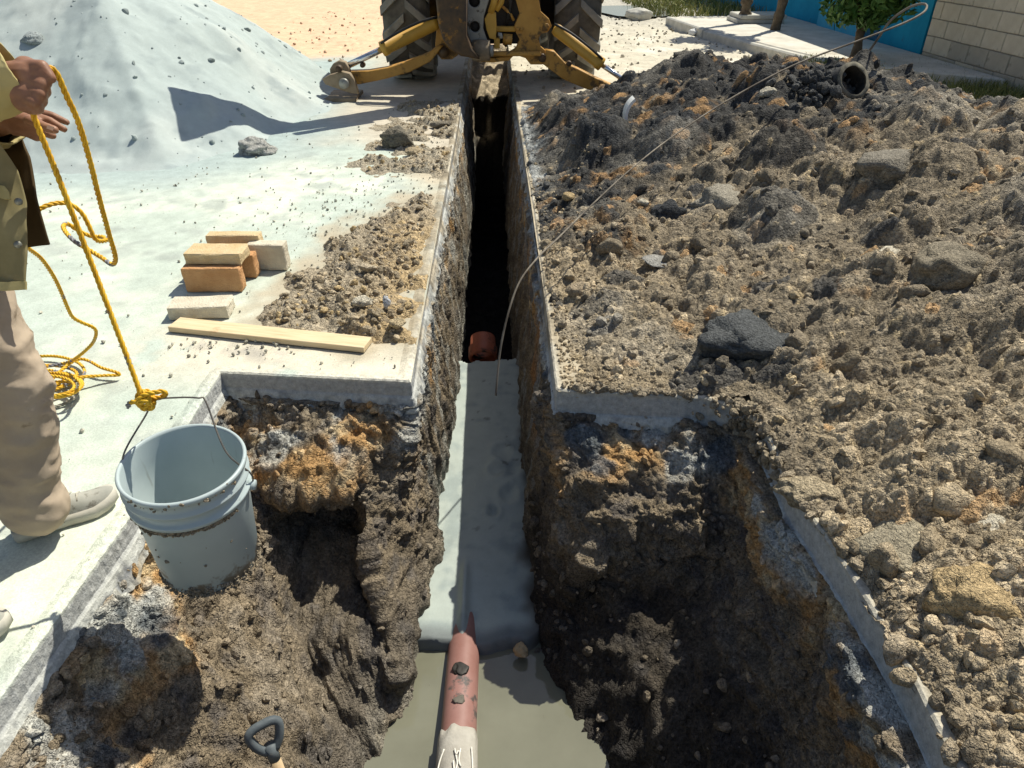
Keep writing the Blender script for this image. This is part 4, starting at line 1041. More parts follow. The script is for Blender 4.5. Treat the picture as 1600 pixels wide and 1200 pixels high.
def pin(name, px, py, Y, rpx, mat, parent=dig, dep=.06, sink=.02):
    c = at_y(px, py, Y); r = rpx / 145.0 * (8.3 / Y) ** 0
    return tube_w(name, [(c[0], Y - dep, c[2]), (c[0], Y - dep * .25, c[2]), (c[0], Y + sink, c[2])], [r * .9, r, r], mat, parent, 16)
# tyres with lugs and rims
def wheel(cx, cy, R, W, nl, flip):
    w = empty("wheel", (cx, cy, R - .02), None, None); del_label = w
    w.parent = dig; w.location = Vector((cx, cy, R - .02)) - dig.location
    prof = [(.50 * R, -W * .42), (.60 * R, -W * .5), (.80 * R, -W * .5), (.92 * R, -W * .46), (.945 * R, -W * .3), (.955 * R, 0), (.945 * R, W * .3), (.92 * R, W * .46), (.80 * R, W * .5), (.60 * R, W * .5), (.50 * R, W * .42)]
    me = lathe_mesh("tyre", prof, 64); me.transform(Matrix.Rotation(math.pi / 2, 4, 'Y')); put("tyre", me, M_TYRE, w)
    bm = bmesh.new()
    for k in range(nl):
        for s in (-1, 1):
            a0 = (k + (0.5 if s > 0 else 0)) * 2 * math.pi / nl
            ring = []
            for t_ in (0, .35, .7, 1.0):
                xx = s * (W * .02 + t_ * W * .49); a = a0 + flip * t_ * .30; hw = .055 * R / .75 * (1.0 + .15 * t_)
                top = R * (1.0 - .02 * t_) if t_ < .9 else R * .955; bot = R * .90 if t_ < .9 else R * .80
                ring.append([(xx, a - hw / R, bot), (xx, a + hw / R, bot), (xx, a + hw * .75 / R, top), (xx, a - hw * .75 / R, top)])
            vs = [[bm.verts.new((x, r * math.cos(q), r * math.sin(q))) for x, q, r in c] for c in ring]
            for i in range(3):
                for j in range(4): bm.faces.new((vs[i][j], vs[i][(j + 1) % 4], vs[i + 1][(j + 1) % 4], vs[i + 1][j]))
            bm.faces.new(vs[0]); bm.faces.new(vs[-1][::-1])
    bmesh.ops.recalc_face_normals(bm, faces=bm.faces)
    put("tread_lugs", from_bm(bm, "tread_lugs"), M_LUG, w)
    me = lathe_mesh("rim", [(.02, -.10), (.28 * R, -.10), (.40 * R, -.05), (.47 * R, -W * .36), (.52 * R, -W * .40), (.52 * R, W * .40), (.47 * R, W * .36), (.40 * R, .05), (.28 * R, .10), (.02, .10)], 40)
    me.transform(Matrix.Rotation(math.pi / 2, 4, 'Y')); put("rim", me, M_YEL2, w)
    return w
wheel(-.97, 9.45, .74, .52, 16, 1); wheel(.96, 9.45, .74, .52, 16, 1)
wheel(-.85, 11.7, .48, .32, 14, 1); wheel(.85, 11.7, .48, .32, 14, 1)
tube_w("rear_axle", [(-.8, 9.45, .72), (-.4, 9.45, .72), (.4, 9.45, .72), (.8, 9.45, .72)], [.13, .17, .17, .13], M_DARK)
tube_w("front_axle", [(-.75, 11.7, .47), (.75, 11.7, .47)], .09, M_DARK)
box_w("chassis", (-.34, 8.75, .78), (.34, 12.4, 1.15), M_DARK)
box_w("hood", (-.36, 10.7, 1.15), (.36, 12.5, 1.75), M_YEL2, bevel=.05)
box_w("operator_floor", (-.62, 8.9, 1.15), (.62, 10.6, 1.22), M_YEL)
for s in (-1, 1):
    bm = bmesh.new(); ang = np.linspace(.25, 2.6, 10)
    for r0, r1 in ((.86, .90),):
        V = []
        for a in ang:
            for xx in (s * .68, s * 1.24):
                for r in (r0, r1): V.append(bm.verts.new((xx, 9.45 + r * math.cos(a), .72 + r * math.sin(a))))
        for i in range(len(ang) - 1):
            q, p_ = V[i * 4:i * 4 + 4], V[i * 4 + 4:i * 4 + 8]
            for a_, b_ in ((0, 1), (1, 3), (3, 2), (2, 0)): bm.faces.new((q[a_], q[b_], p_[b_], p_[a_]))
    adopt(put("fender", from_bm(bm, "fender", True), M_YEL2))
# rear frame with the round cut-outs
plate_px("rear_frame", [[(808, -40), (845, -40), (842, 0), (845, 18), (858, 30), (862, 41), (856, 50), (846, 53), (841, 61), (845, 73), (856, 82), (856, 94), (847, 101), (829, 101), (821, 91), (806, 86), (796, 82), (806, 76), (812, 62), (806, 51), (804, 40), (812, 22), (806, 0)]], BY, .10, M_YEL)
plate_px("rear_frame", [[(690, -40), (722, -40), (722, 70), (716, 86), (706, 93), (690, 93), (683, 84), (680, 70)]], BY + .02, .10, M_YEL)
box_w("frame_back", (-.52, BY + .12, .50), (.50, BY + .42, 1.25), M_DARK)
p0, p1 = at_y(752, 82, BY - .03), at_y(845, 84, BY - .03)
box_w("frame_bar", (p0[0], BY - .10, p0[2] - .03), (p1[0], BY - .004, p0[2] + .012), M_YEL)
p0 = at_y(806, 47, BY); box_w("cross_bracket", (p0[0] - .22, BY + .02, p0[2] - .02), (p0[0] + .0, BY + .11, p0[2] + .03), M_YEL2)
for a_ in ((809, 46), (815, 46)): pin("bolt", *a_, BY, 2.5, M_YEL, dep=.03)
pin("pivot_pin", 853, 42, BY, 5.5, M_YEL, dep=.03); pin("pivot_pin", 847, 90, BY, 6.5, M_RUST, dep=.05); pin("pivot_pin", 694, 82, BY, 7.5, M_RUST, dep=.05)
ring_c = at_y(829, 93, BY)
bm = bmesh.new(); bmesh.ops.create_circle(bm, segments=8, radius=.03); bm.free()
# boom foot: brown box with grey side plate
plate_px("boom", [[(678, -60), (730, -60), (729, 55), (738, 78), (749, 93), (720, 88), (702, 76), (692, 62), (685, 40), (681, 0)]], BY - .42, .34, M_RUST, bevel=.02)
boom = bpy.data.objects["boom"]
def tr3(px, py, Y): c = at_y(px, py, Y); return (c[0], c[2])
hp = []
for hx, hy, hr in ((741, 2, .055), (742, 42, .05), (757, -14, .03)):
    c = at_y(hx, hy, BY - .12); hp.append(circ(c[0], c[2], hr)[::-1])
plate_w("boom_side_plate", [px_loop([(727, -60), (768, -60), (764, 0), (756, 26), (755, 45), (761, 62), (757, 78), (748, 88), (737, 70), (727, 55)], BY - .12)] + hp, BY - .12, .05, M_GREY, bevel=.008)
for hx, hy, hr in ((741, 2, .055), (742, 42, .05)):
    c = at_y(hx, hy, BY - .12); tube_w("hole_bush", [(c[0], BY - .085, c[2]), (c[0], BY - .05, c[2])], hr * 1.3, M_DARK)
c = at_y(758, 78, BY - .12)
tube_w("boom_pivot", [(c[0] - .12, BY - .14, c[2]), (c[0] - .05, BY - .16, c[2]), (c[0] + .05, BY - .17, c[2])], [.10, .105, .10], M_PADS, n=20)
tube_w("boom_pivot_pin", [(c[0] + .05, BY - .17, c[2]), (c[0] + .085, BY - .175, c[2])], [.06, .055], M_GREY, n=16)
plate_px("swing_casting", [[(733, 82), (748, 92), (775, 90), (802, 88), (795, 95), (770, 98), (745, 96), (735, 90)]], BY - .05, .25, M_YEL, bevel=.01)
# yellow links and valve levers right of the boom
def px_tube(name, pts, Y, rad, mat, n=10, parent=dig): return tube_w(name, [tuple(at_y(x, y, Y)) for x, y in pts], rad, mat, parent, n)
plate_px("swing_link", [[(757, 30), (764, 18), (775, 20), (776, 44), (775, 62), (765, 60), (760, 46)]], BY - .10, .07, M_YEL2)
px_tube("link_rod", [(767, 20), (772, 4), (776, -20)], BY - .08, .035, M_YEL2); px_tube("link_rod", [(775, 16), (783, 4), (788, -20)], BY - .06, .03, M_YEL2)
plate_px("link_block", [[(772, 60), (781, 60), (781, 76), (772, 76)]], BY - .09, .08, M_YEL2); px_tube("link_pin", [(778, 54), (782, 54), (783, 60)], BY - .11, .022, M_GREY)
for k, (a_, b_) in enumerate((((792, -20), (797, 30)), ((800, -20), (790, 40)), ((785, 10), (803, 32)), ((790, 60), (800, 62)))): px_tube("hydraulic_hose", [a_, ((a_[0] + b_[0]) / 2 + 3, (a_[1] + b_[1]) / 2), b_], BY + .06, .016, M_HOSE if k < 2 else M_YEL)
px_tube("swing_cylinder", [(786, 61), (800, 62)], BY + .02, .055, M_YEL)
# stabilisers
def stabiliser(leg, c0, c1, r1, rod1, rw, rr, pivot, Y, pad=None):
    st = empty("stabiliser", (0, Y, 0), None, None); st.parent = dig; st.location = Vector((at_y(*pivot, Y)[0], Y, at_y(*pivot, Y)[2])) - dig.location
    adopt(plate("leg", [px_loop(leg, Y)], Y, .15, M_YEL, None, .012), st)
    a, b_, r_ = at_y(*c0, Y - .06), at_y(*c1, Y - .06), at_y(*rod1, Y + .02)
    adopt(put("cylinder", tube_mesh("cylinder", [a, a + (b_ - a) * .06, a + (b_ - a) * .9, a + (b_ - a) * .905, b_], [rw * .8, rw, rw, rw * 1.12, rw * 1.12], 18), M_YEL2), st)
    adopt(put("piston_rod", tube_mesh("piston_rod", [b_, r_], rr, 14), M_CHROME), st)
    n_ = np.array([0, -1, 0]) * rw * .8 + np.array([0, 0, rw * .95])
    adopt(put("hose", tube_mesh("hose", spline([a + n_ * .7, a + (b_ - a) * .3 + n_ * 1.25, a + (b_ - a) * .7 + n_ * 1.3, b_ + n_ * 1.0], .05), .013, 8), M_HOSE), st)
    return st
sl = stabiliser([(692, 72), (683, 84), (672, 97), (640, 113), (600, 124), (562, 132), (547, 132), (541, 118), (545, 112), (575, 111), (605, 106), (640, 95), (668, 84), (684, 72)], (684, 34), (597, 77), 0, (536, 106), .068, .033, (694, 82), BY - .06)
plate_px("knuckle", [[(515, 108), (520, 100), (529, 95), (539, 97), (545, 106), (547, 116), (530, 122), (516, 120)]], BY - .14, .10, M_PADS, sl, .012)
plate_px("foot_plate", [[(503, 124), (515, 117), (534, 112), (546, 115), (553, 124), (560, 147), (548, 146), (527, 139), (508, 132)]], BY - .24, .09, M_PADS, sl, .01)
adopt(box("foot_sole", tuple(at_y(503, 140, BY)[[0]]) + (BY - .30, -.02), tuple(at_y(562, 140, BY)[[0]]) + (BY + .22, .03), M_PADS, None, .01), sl)
for px_, py_, r_ in ((530, 107, 5), (538, 130, 8)): pin("foot_pin", px_, py_, BY - .24, r_, M_GREY if r_ > 6 else M_RUST, sl, .05)
pin("lug", 567, 101, BY - .06, 4, M_RUST, sl, .05)
sr = stabiliser([(853, 78), (866, 80), (884, 99), (905, 108), (930, 121), (972, 140), (1010, 158), (985, 160), (950, 150), (915, 139), (880, 124), (849, 101)], (866, 44), (940, 101), 0, (996, 140), .062, .026, (847, 90), BY - .03)
pin("lug", 889, 99, BY - .03, 4, M_RUST, sr, .05)
pc = at_y(1000, 150, BY); adopt(box("foot_sole", (pc[0] - .22, BY - .25, -.06), (pc[0] + .22, BY + .25, .05), M_PADS, None, .01), sr)
# boom, dipper and bucket swung up to the left, over the pile
def beam(name, pts, w, d, mat, parent):
    P = np.array(pts, float); bm = bmesh.new(); rings = []
    for i, q in enumerate(P):
        t_ = P[min(i + 1, len(P) - 1)] - P[max(i - 1, 0)]; t_ /= np.linalg.norm(t_)
        sd = np.cross(t_, [0, 0, 1.0]); sd /= max(np.linalg.norm(sd), 1e-6); up = np.cross(sd, t_)
        rings.append([bm.verts.new(q + sd * w[i] * a + up * d[i] * c_) for a, c_ in ((-.5, -.5), (.5, -.5), (.5, .5), (-.5, .5))])
    for i in range(len(P) - 1):
        for j in range(4): bm.faces.new((rings[i][j], rings[i][(j + 1) % 4], rings[i + 1][(j + 1) % 4], rings[i + 1][j]))
    bm.faces.new(rings[0][::-1]); bm.faces.new(rings[-1]); bmesh.ops.recalc_face_normals(bm, faces=bm.faces)
    return adopt(put(name, from_bm(bm, name, bevel=.015), mat), parent)
BE = np.array([-.98, 7.75, 2.15]); BT = np.array([-1.50, 7.30, 1.95])
beam("boom_arm", [(-.42, 8.0, 1.15), (-.55, 7.95, 1.6), (-.78, 7.85, 2.0), BE + [-.1, -.1, .1]], [.34, .30, .26, .22], [.40, .44, .40, .28], M_YEL, dig)
beam("dipper_arm", [BE + [.3, .3, .2], BE, (BE + BT) / 2, BT], [.22, .24, .22, .18], [.22, .36, .30, .20], M_YEL, dig)
tube_w("boom_cylinder", [(-.46, 7.75, 1.5), (-.8, 7.55, 2.05)], .06, M_YEL2)
bm = bmesh.new(); q = np.array([-.707, -.707, 0]); sd = np.array([.707, -.707, 0]); prof = [(0, 0), (.16, .09), (.34, .07), (.50, -.04), (.58, -.20), (.58, -.36), (.50, -.52), (.36, -.63), (.18, -.70), (-.10, -.68)]
rings = [[bm.verts.new(BT + q * a + np.array([0, 0, c_]) + sd * s * w_) for (a, c_), w_ in zip(prof, (.16, .22, .26, .27, .27, .25, .21, .17, .12, .07))] for s in (-1, 1)]
for i in range(len(prof) - 1): bm.faces.new((rings[0][i], rings[0][i + 1], rings[1][i + 1], rings[1][i]))
bm.faces.new(rings[0][::-1]); bm.faces.new(rings[1])
bmesh.ops.recalc_face_normals(bm, faces=bm.faces); bmesh.ops.solidify(bm, geom=bm.faces[:], thickness=.02)
bk = adopt(put("digging_bucket", from_bm(bm, "digging_bucket"), M_RUST))
for k in range(5):
    s = -.06 + .03 * k; a = BT + q * (-.10) + np.array([0, 0, -.65]) + sd * s
    adopt(put("tooth", tube_mesh("tooth", [a, a + q * (-.16) + np.array([0, 0, .03])], [.014, .006], 6, False), M_GREY), bk)

# ------------------------------------------------------------------ bricks and planks on the slab
def brick_mat(name, c1, c2): return plain(name, c1, c2, 14, .93, .12, bd=.008, bs=.9, dirt=((c1[0] * .6, c1[1] * .55, c1[2] * .5), 22, .66))
M_BR_O = brick_mat("orange_brick", (.50, .26, .115), (.62, .36, .18)); M_BR_T = brick_mat("tan_brick", (.58, .43, .23), (.68, .54, .33)); M_BR_P = brick_mat("pale_brick", (.56, .50, .38), (.70, .65, .52))
def brick(label, c, size, mat, rz=0, seed=1, ry=0.0):
    bm = box_bm((-size[0] / 2, -size[1] / 2, 0), (size[0] / 2, size[1] / 2, size[2]))
    bmesh.ops.subdivide_edges(bm, edges=bm.edges[:], cuts=7, use_grid_fill=True)
    V = np.array([v.co[:] for v in bm.verts]) + seed * 7.7
    d = .0035 * fbm(V, 22, 4, seed) ; d2 = .004 * np.clip(perlin(V * 30, seed) - .45, 0, 1)
    ctr = Vector((0, 0, size[2] / 2))
    for v, a, b2 in zip(bm.verts, d, d2):
        e = sum(abs(abs(v.co[i] - (ctr[i])) - size[i] / 2) < 1e-5 for i in range(3)); n_ = (v.co - ctr).normalized()
        v.co += n_ * (a - b2 * (1 if e >= 1 else 0)) - n_ * (.004 if e >= 2 else 0) * (1 + .6 * random.random())
    me = from_bm(bm, "brick", True); o = put("brick", me, mat, None, c); o.rotation_euler = (0, ry, rz)
    for p_ in me.polygons: p_.use_smooth = False
    return tag(o, label, "brick", "bricks on the slab")
f0, f1 = at_z(290, 457), at_z(381, 457); L = .285
brick("orange rough-faced brick on edge, front one of the small stack", ((f0[0] + f1[0]) / 2, f0[1] + .035, 0), (L, .07, .128), M_BR_O, .0, 1)
brick("orange brick on edge hidden behind the front brick of the stack", ((f0[0] + f1[0]) / 2 - .002, f0[1] + .205, 0), (L + .05, .065, .126), M_BR_O, -.02, 2)
brick("tan brick lying flat across the two orange bricks", ((f0[0] + f1[0]) / 2 + .01, f0[1] + .115, .129), (L, .145, .058), M_BR_T, -.03, 3)
brick("tan brick standing on edge at the back of the stack", ((f0[0] + f1[0]) / 2 + .02, f0[1] + .36, 0), (L, .07, .175), M_BR_T, -.02, 4)
c_ = at_z(424, 423); brick("tan brick on edge at the right end of the stack", (c_[0] - .01, c_[1] + .04, 0), (.20, .075, .145), M_BR_P, -.06, 5)
c_ = at_z(310, 499); brick("pale brick lying flat alone in front of the stack", (c_[0], c_[1] + .065, 0), (.28, .13, .062), M_BR_P, .06, 6)
M_WOOD, t, b = new_mat("raw_pine", .8, .2)
mp = N(t, "Mapping"); tc = N(t, "TexCoord"); t.links.new(tc.outputs['Object'], mp.inputs[0]); mp.inputs['Scale'].default_value = (2.5, 40, 40)
n = N(t, "TexNoise", Scale=2.0, Detail=8, Roughness=.7); t.links.new(mp.outputs[0], n.inputs['Vector']); r = ramp(t, n.outputs[0], [(.3, (.52, .39, .22)), (.5, (.66, .53, .33)), (.7, (.72, .60, .41))])
n2 = noise_node(t, 7, 4); r2 = ramp(t, n2.outputs[0], [(.62, (0, 0, 0)), (.7, (.7, .7, .7))]); c = mix(t, r.outputs[0], (.42, .24, .12), r2.outputs[0]); t.links.new(c, b.inputs['Base Color']); bump(t, b, n.outputs[0], .3, .001)
a_, b_ = at_z(264, 519), at_z(569, 552); dv = b_ - a_; ln = np.hypot(dv[0], dv[1]); rz = math.atan2(dv[1], dv[0])
o = box("wooden_plank", (0, 0, 0), (ln, .098, .026), M_WOOD, None, .002, (a_[0], a_[1], .0015)); o.rotation_euler = (0, 0, rz); tag(o, "long raw pine plank lying on the slab edge before the bricks", "plank")

# ------------------------------------------------------------------ sewer pipe in the pit, pipe stub far in the trench
M_PVC, t, b = new_mat("red_pvc", .5, .35)
n1, n2 = noise_node(t, 6, 8, .7), noise_node(t, 26, 6, .7)
c = ramp(t, n1.outputs[0], [(.3, (.22, .105, .085)), (.7, (.30, .165, .145))]).outputs[0]
c = mix(t, c, (.06, .06, .058), ramp(t, n1.outputs[0], [(.60, (0, 0, 0)), (.66, (.9, .9, .9))]).outputs[0]); c = mix(t, c, (.42, .10, .04), ramp(t, n2.outputs[0], [(.64, (0, 0, 0)), (.70, (.8, .8, .8))]).outputs[0])
t.links.new(c, b.inputs['Base Color']); bump(t, b, n2.outputs[0], .2, .001)
M_PVC2 = plain("orange_pvc", (.26, .075, .04), (.36, .11, .06), 6, .5, .3, dirt=((.05, .045, .04), 9, .54))
M_COLLAR = plain("mortar_collar", (.33, .31, .27), (.46, .44, .39), 8, .9, .2, bd=.004, bs=.7)
sp = empty("sewer_pipe", (-.155, 1.4, -.99), "red plastic sewer pipe rising from the sand into the muddy water", "pipe")
def rel(o, e): o.parent = e; o.data.transform(Matrix.Translation(-e.location)); return o
ax = lambda y: np.array([-.155 - .012 * (1.75 - y), y, -.962 - .10 * (y - 1.85)])
rel(put("pipe", tube_mesh("pipe", [ax(y) for y in np.linspace(1.25, 2.2, 30)], .065, 36), M_PVC), sp)
pts = [ax(y) for y in np.linspace(.65, 1.44, 26)]; V, F, _ = tube_np(pts, .073, 40)
d = .004 * fbm(V, 9, 4, 541); cen = np.array([ax(y_) for y_ in V[:, 1]]); nn_ = V - cen; nn_ /= np.maximum(np.linalg.norm(nn_, axis=1), 1e-6)[:, None]; V = V + nn_ * d[:, None]
V[(V[:, 1] > 1.425), 1] += .025 * perlin(V[(V[:, 1] > 1.425)] * 25, 545)
me = bpy.data.meshes.new("collar"); me.from_pydata(V.tolist(), [], [tuple(dict.fromkeys(f)) for f in F.tolist()]); [setattr(p_, 'use_smooth', True) for p_ in me.polygons]
rel(put("collar", me, M_COLLAR), sp)
M_CHALK = plain("white_paint_mark", (.62, .60, .54), (.72, .70, .64), 30, .8)
def on_pipe(u, y, r=.0795): y = y - .155; c0 = ax(y); return (c0[0] + r * math.sin(u), y, c0[2] + r * math.cos(u))
for k, st in enumerate(([(-.05, 1.515), (.02, 1.49), (.10, 1.505), (.22, 1.50)], [(.02, 1.49), (.10, 1.46), (.04, 1.43), (.16, 1.41)], [(.20, 1.515), (.16, 1.47), (.26, 1.45)], [(-.55, 1.52), (-.75, 1.48), (-.85, 1.44)], [(.72, 1.53), (.80, 1.48), (.86, 1.43)], [(-.08, 1.47), (-.02, 1.43), (-.10, 1.41)])):
    rel(put("painted_mark", tube_mesh("painted_mark", spline([on_pipe(*q_) for q_ in st], .01), .0032, 5), M_CHALK), sp)
# mud blobs on the pipe
stone("mud_lump", on_pipe(.05, 1.86, .066), (.030, .042, .010), M_DARK, "dark mud lump stuck on the red pipe nearest the sand", "mud lump", 551)
stone("mud_lump", on_pipe(.0, 1.72, .066), (.026, .024, .012), plain("wet_mud", (.10, .09, .075), (.15, .135, .11), 20), "round grey mud lump stuck on the red pipe near the collar", "mud lump", 553)
stub = empty("pipe_stub", (-.11, 4.35, -1.0), "orange red pipe stub in the dark trench beyond the sand", "pipe")
c0 = np.array([-.10, 4.26, -1.0])
prof = [(.082, 0), (.098, .0), (.102, .015), (.102, .08), (.092, .09), (.088, .17), (.080, .17), (.080, .06)]
me = lathe_mesh("socket", [(r_, z) for r_, z in prof], 36); me.transform(Matrix.Translation(c0) @ Matrix.Rotation(math.radians(-62), 4, 'X') @ Matrix.Translation((0, 0, 0))); rel(put("socket", me, M_PVC2), stub)
ring = [c0 + np.array([.10 * math.cos(a), -.06 - .03 * math.sin(a), -.02 + .07 * math.sin(a)]) for a in np.linspace(math.pi * 1.0, math.pi * 2.0, 16)]
rel(put("lower_band", tube_mesh("lower_band", ring, .022, 8), M_PVC2), stub)
rb = np.array([at_z(815, 1018, -1.0)]); stone("round_stone", at_z(813, 1018, -.93), (.033, .03, .03), plain("tan_stone", (.36, .26, .14), (.45, .34, .2), 20, .9), "small round tan stone on the dark mud right of the pipe", "stone", 555)

# ------------------------------------------------------------------ bucket hanging on the rope
M_PAIL, t, b = new_mat("pail_plastic", .38, .4)
tc = N(t, "TexCoord"); sx = N(t, "SeparateXYZ"); t.links.new(tc.outputs['Object'], sx.inputs[0])
n1, n2 = noise_node(t, 14, 8, .7), noise_node(t, 5, 6, .65)
c = ramp(t, n2.outputs[0], [(.3, (.375, .445, .45)), (.7, (.44, .51, .515))]).outputs[0]
def band(lo, hi, th):   # muddy zone between two heights, broken up by noise
    mr = N(t, "MapRange"); t.links.new(sx.outputs[2], mr.inputs[0])
    mr.inputs[1].default_value, mr.inputs[2].default_value, mr.inputs[3].default_value, mr.inputs[4].default_value = lo, hi, th[0], th[1]
    ad = N(t, "Math", operation='ADD'); t.links.new(n1.outputs[0], ad.inputs[0]); t.links.new(mr.outputs[0], ad.inputs[1])
    return ramp(t, ad.outputs[0], [(.60, (0, 0, 0)), (.68, (.92,) * 3)]).outputs[0]
c = mix(t, c, (.15, .12, .085), band(.0, .15, (.17, -.14)))
mp = N(t, "Mapping"); t.links.new(tc.outputs['Object'], mp.inputs[0]); mp.inputs['Scale'].default_value = (34, 34, 3)
n3 = N(t, "TexNoise", Scale=1.0, Detail=4); t.links.new(mp.outputs[0], n3.inputs['Vector'])
c = mix(t, c, (.14, .115, .085), ramp(t, n3.outputs[0], [(.66, (0, 0, 0)), (.74, (.6,) * 3)]).outputs[0])
t.links.new(c, b.inputs['Base Color']); bump(t, b, n1.outputs[0], .1, .001)
PC = Vector((-.828, 1.45, .015))
pail = empty("bucket", PC, "pale blue-grey plastic bucket, muddy outside, hanging on the yellow rope", "bucket")
Hh, Rt, Rb = .37, .150, .131
def rr(z): return Rb + (Rt - Rb) * z / Hh
prof = [(0.0, .012), (Rb - .012, .012), (Rb - .004, .0), (Rb, .004), (rr(.27), .265)]
prof += [(rr(.27) + .001, .268), (rr(.272) + .009, .272), (rr(.28) + .010, .280), (rr(.284) + .009, .284), (rr(.286) + .001, .287), (rr(.315), .314), (rr(.317) + .008, .317), (rr(.323) + .009, .323), (rr(.326) + .001, .328), (rr(.355), .352), (rr(.36) + .006, .356), (rr(.365) + .007, .365), (rr(.37) + .004, .370), (rr(.37) - .002, .370), (rr(.366) - .004, .362)]
prof += [(rr(.3) - .0045, .3), (rr(.02) - .0045, .02), (0.0, .018)]
put("shell", lathe_mesh("shell", prof, 72), M_PAIL, pail)
tilt = (math.radians(3), math.radians(2.5), 0); pail.rotation_euler = tilt
r_ = np.random.default_rng(561)
def ringpts(n, z, zs, rad, a0, a1): a = r_.uniform(a0, a1, n); zz = r_.normal(z, zs, n); return np.stack([rad(zz) * np.cos(a), rad(zz) * np.sin(a), zz], 1)
pt = np.vstack([ringpts(560, .262, .004, lambda z: Rb + (Rt - Rb) * z / Hh + .004, -2.5, -.4), ringpts(40, .355, .005, lambda z: Rb + (Rt - Rb) * z / Hh + .005, -2.3, -.3), ringpts(380, .005, .012, lambda z: Rb + .002 + 0 * z, -2.9, .4), ringpts(14, .12, .07, lambda z: Rb + (Rt - Rb) * z / Hh, -2.6, -.2)])
s = .0018 + .007 * r_.random(len(pt)) ** 3
M_MUD = plain("dried_mud", (.20, .165, .12), (.34, .285, .21), 30, .95, .1)
scatter("mud_crust", pt, s, np.tile([.3, .25, .18], (len(pt), 1)), M_CLOD, pail, BL1, 563)
M_WIRE = plain("rusty_wire", (.12, .11, .10), (.22, .20, .17), 30, .5, .5, .6)
knot = at_d(226, 622, 1.80); kl = Matrix.Rotation(-tilt[0], 3, 'X') @ (Vector(knot) - PC)
eL, eR = np.array([-.158, .0, .285]), np.array([.158, .02, .285])
k_ = np.array(kl) + [0, 0, -.012]
wire = spline([eL + [0, 0, -.01], eL + [-.004, 0, .03], eL * [1, 1, 1] + [.012, .012, .10], k_ + [-.035, 0, -.05], k_, k_ + [.06, 0, .012], k_ + [.115, 0.0, .012], k_ + [.13, .0, .0], eR + [-.05, .0, .105], eR + [.0, 0, .03], eR + [0, 0, -.01]], .006)
put("handle_wire", tube_mesh("handle_wire", wire, .0024, 8), M_WIRE, pail)
for e_ in (eL, eR): put("handle_ear", tube_mesh("handle_ear", [e_ + [-.012 * np.sign(e_[0]), 0, -.012], e_ + [.006 * np.sign(e_[0]), 0, -.012]], [.016, .014], 12), M_PAIL, pail)

# ------------------------------------------------------------------ rope
def rope_mat(name, c1, c2, fl):
    m, t, b = new_mat(name, .55, .35); n = noise_node(t, 34, 2); r = ramp(t, n.outputs[0], [(.35, c1), (.6, c2)])
    g = N(t, "NewGeometry"); tc = N(t, "TexCoord"); v = N(t, "TexVoronoi", Scale=26.0); t.links.new(tc.outputs['Object'], v.inputs['Vector'])
    rn = ramp(t, v.outputs['Color'], [(.80, (0, 0, 0)), (.82, (1, 1, 1))]); c = mix(t, r.outputs[0], fl, rn.outputs[0]); t.links.new(c, b.inputs['Base Color']); return m
M_ROPE = rope_mat("yellow_rope", (.62, .33, .012), (.74, .46, .03), (.22, .22, .24)); M_ROPEG = rope_mat("grey_rope", (.22, .21, .17), (.33, .31, .25), (.18, .18, .17))
def rope_np(path, r=.0062, lay=.045):
    P = np.asarray(path, float); L = np.r_[0, np.cumsum(np.linalg.norm(np.diff(P, axis=0), axis=1))]
    s = np.arange(0, L[-1], .0045); Q = np.stack([np.interp(s, L, P[:, k]) for k in range(3)], 1)
    _, _, (Nn, B) = tube_np(Q, .001, 3, False)
    Vs, Fs, base = [], [], 0
    for k in range(3):
        a = 2 * math.pi * (s / lay + k / 3); c = Q + .56 * r * (np.cos(a)[:, None] * Nn + np.sin(a)[:, None] * B)
        V, F, _ = tube_np(c, r * .56, 6, False); Vs.append(V); Fs.append(F + base); base += len(V)
    return np.vstack(Vs), np.vstack(Fs)
def rope_obj(name, paths, mat, parent=None, r=.0062):
    Vs, Fs, base = [], [], 0
    for p_ in paths: V, F = rope_np(p_, r); Vs.append(V); Fs.append(F + base); base += len(V)
    return put(name, np_mesh(name, np.vstack(Vs), np.vstack(Fs)), mat, parent)
HND = at_d(60, 138, 1.50)                         # the gripping fist
G = lambda x, y, z=.008: at_z(x, y, z)
taut = [at_d(224, 628, 1.80), at_d(205, 575, 1.775), at_d(150, 430, 1.70), at_d(100, 300, 1.61), at_d(62, 205, 1.54), at_d(48, 170, 1.515)]
over = [at_d(48, 150, 1.51), at_d(56, 122, 1.47), at_d(74, 106, 1.47), at_d(88, 114, 1.49), at_d(104, 150, 1.53), at_d(122, 190, 1.58), at_d(140, 250, 1.66), at_d(155, 310, 1.74), at_d(170, 365, 1.84), at_d(179, 396, 1.90), at_d(180, 408, 1.93), at_d(174, 413, 1.96), at_d(160, 403, 1.98), at_d(140, 391, 2.0), at_d(118, 378, 2.0), at_d(104, 364, 2.02), at_d(99, 354, 2.05), at_d(106, 350, 2.1), at_d(122, 360, 2.12), at_d(142, 369, 2.14), at_d(160, 370, 2.12), at_d(166, 375, 2.08), at_d(158, 377, 2.05), at_d(149, 374, 2.02),
        at_d(140, 355, 2.0), at_d(128, 333, 1.98), at_d(112, 320, 1.96), at_d(96, 317, 1.95), at_d(74, 321, 1.93), at_d(54, 332, 1.92), at_d(30, 352, 1.95), at_d(26, 372, 2.02), at_d(44, 388, 2.10), at_d(66, 406, 2.2), at_d(88, 440, 2.32), at_d(106, 482, 2.45), at_d(114, 496, 2.5), at_d(128, 504, 2.54), at_d(146, 512, 2.58), at_d(150, 522, 2.62), at_d(143, 538, 2.68), at_d(122, 557, 2.74)]
rg = random.Random(5); coil = []
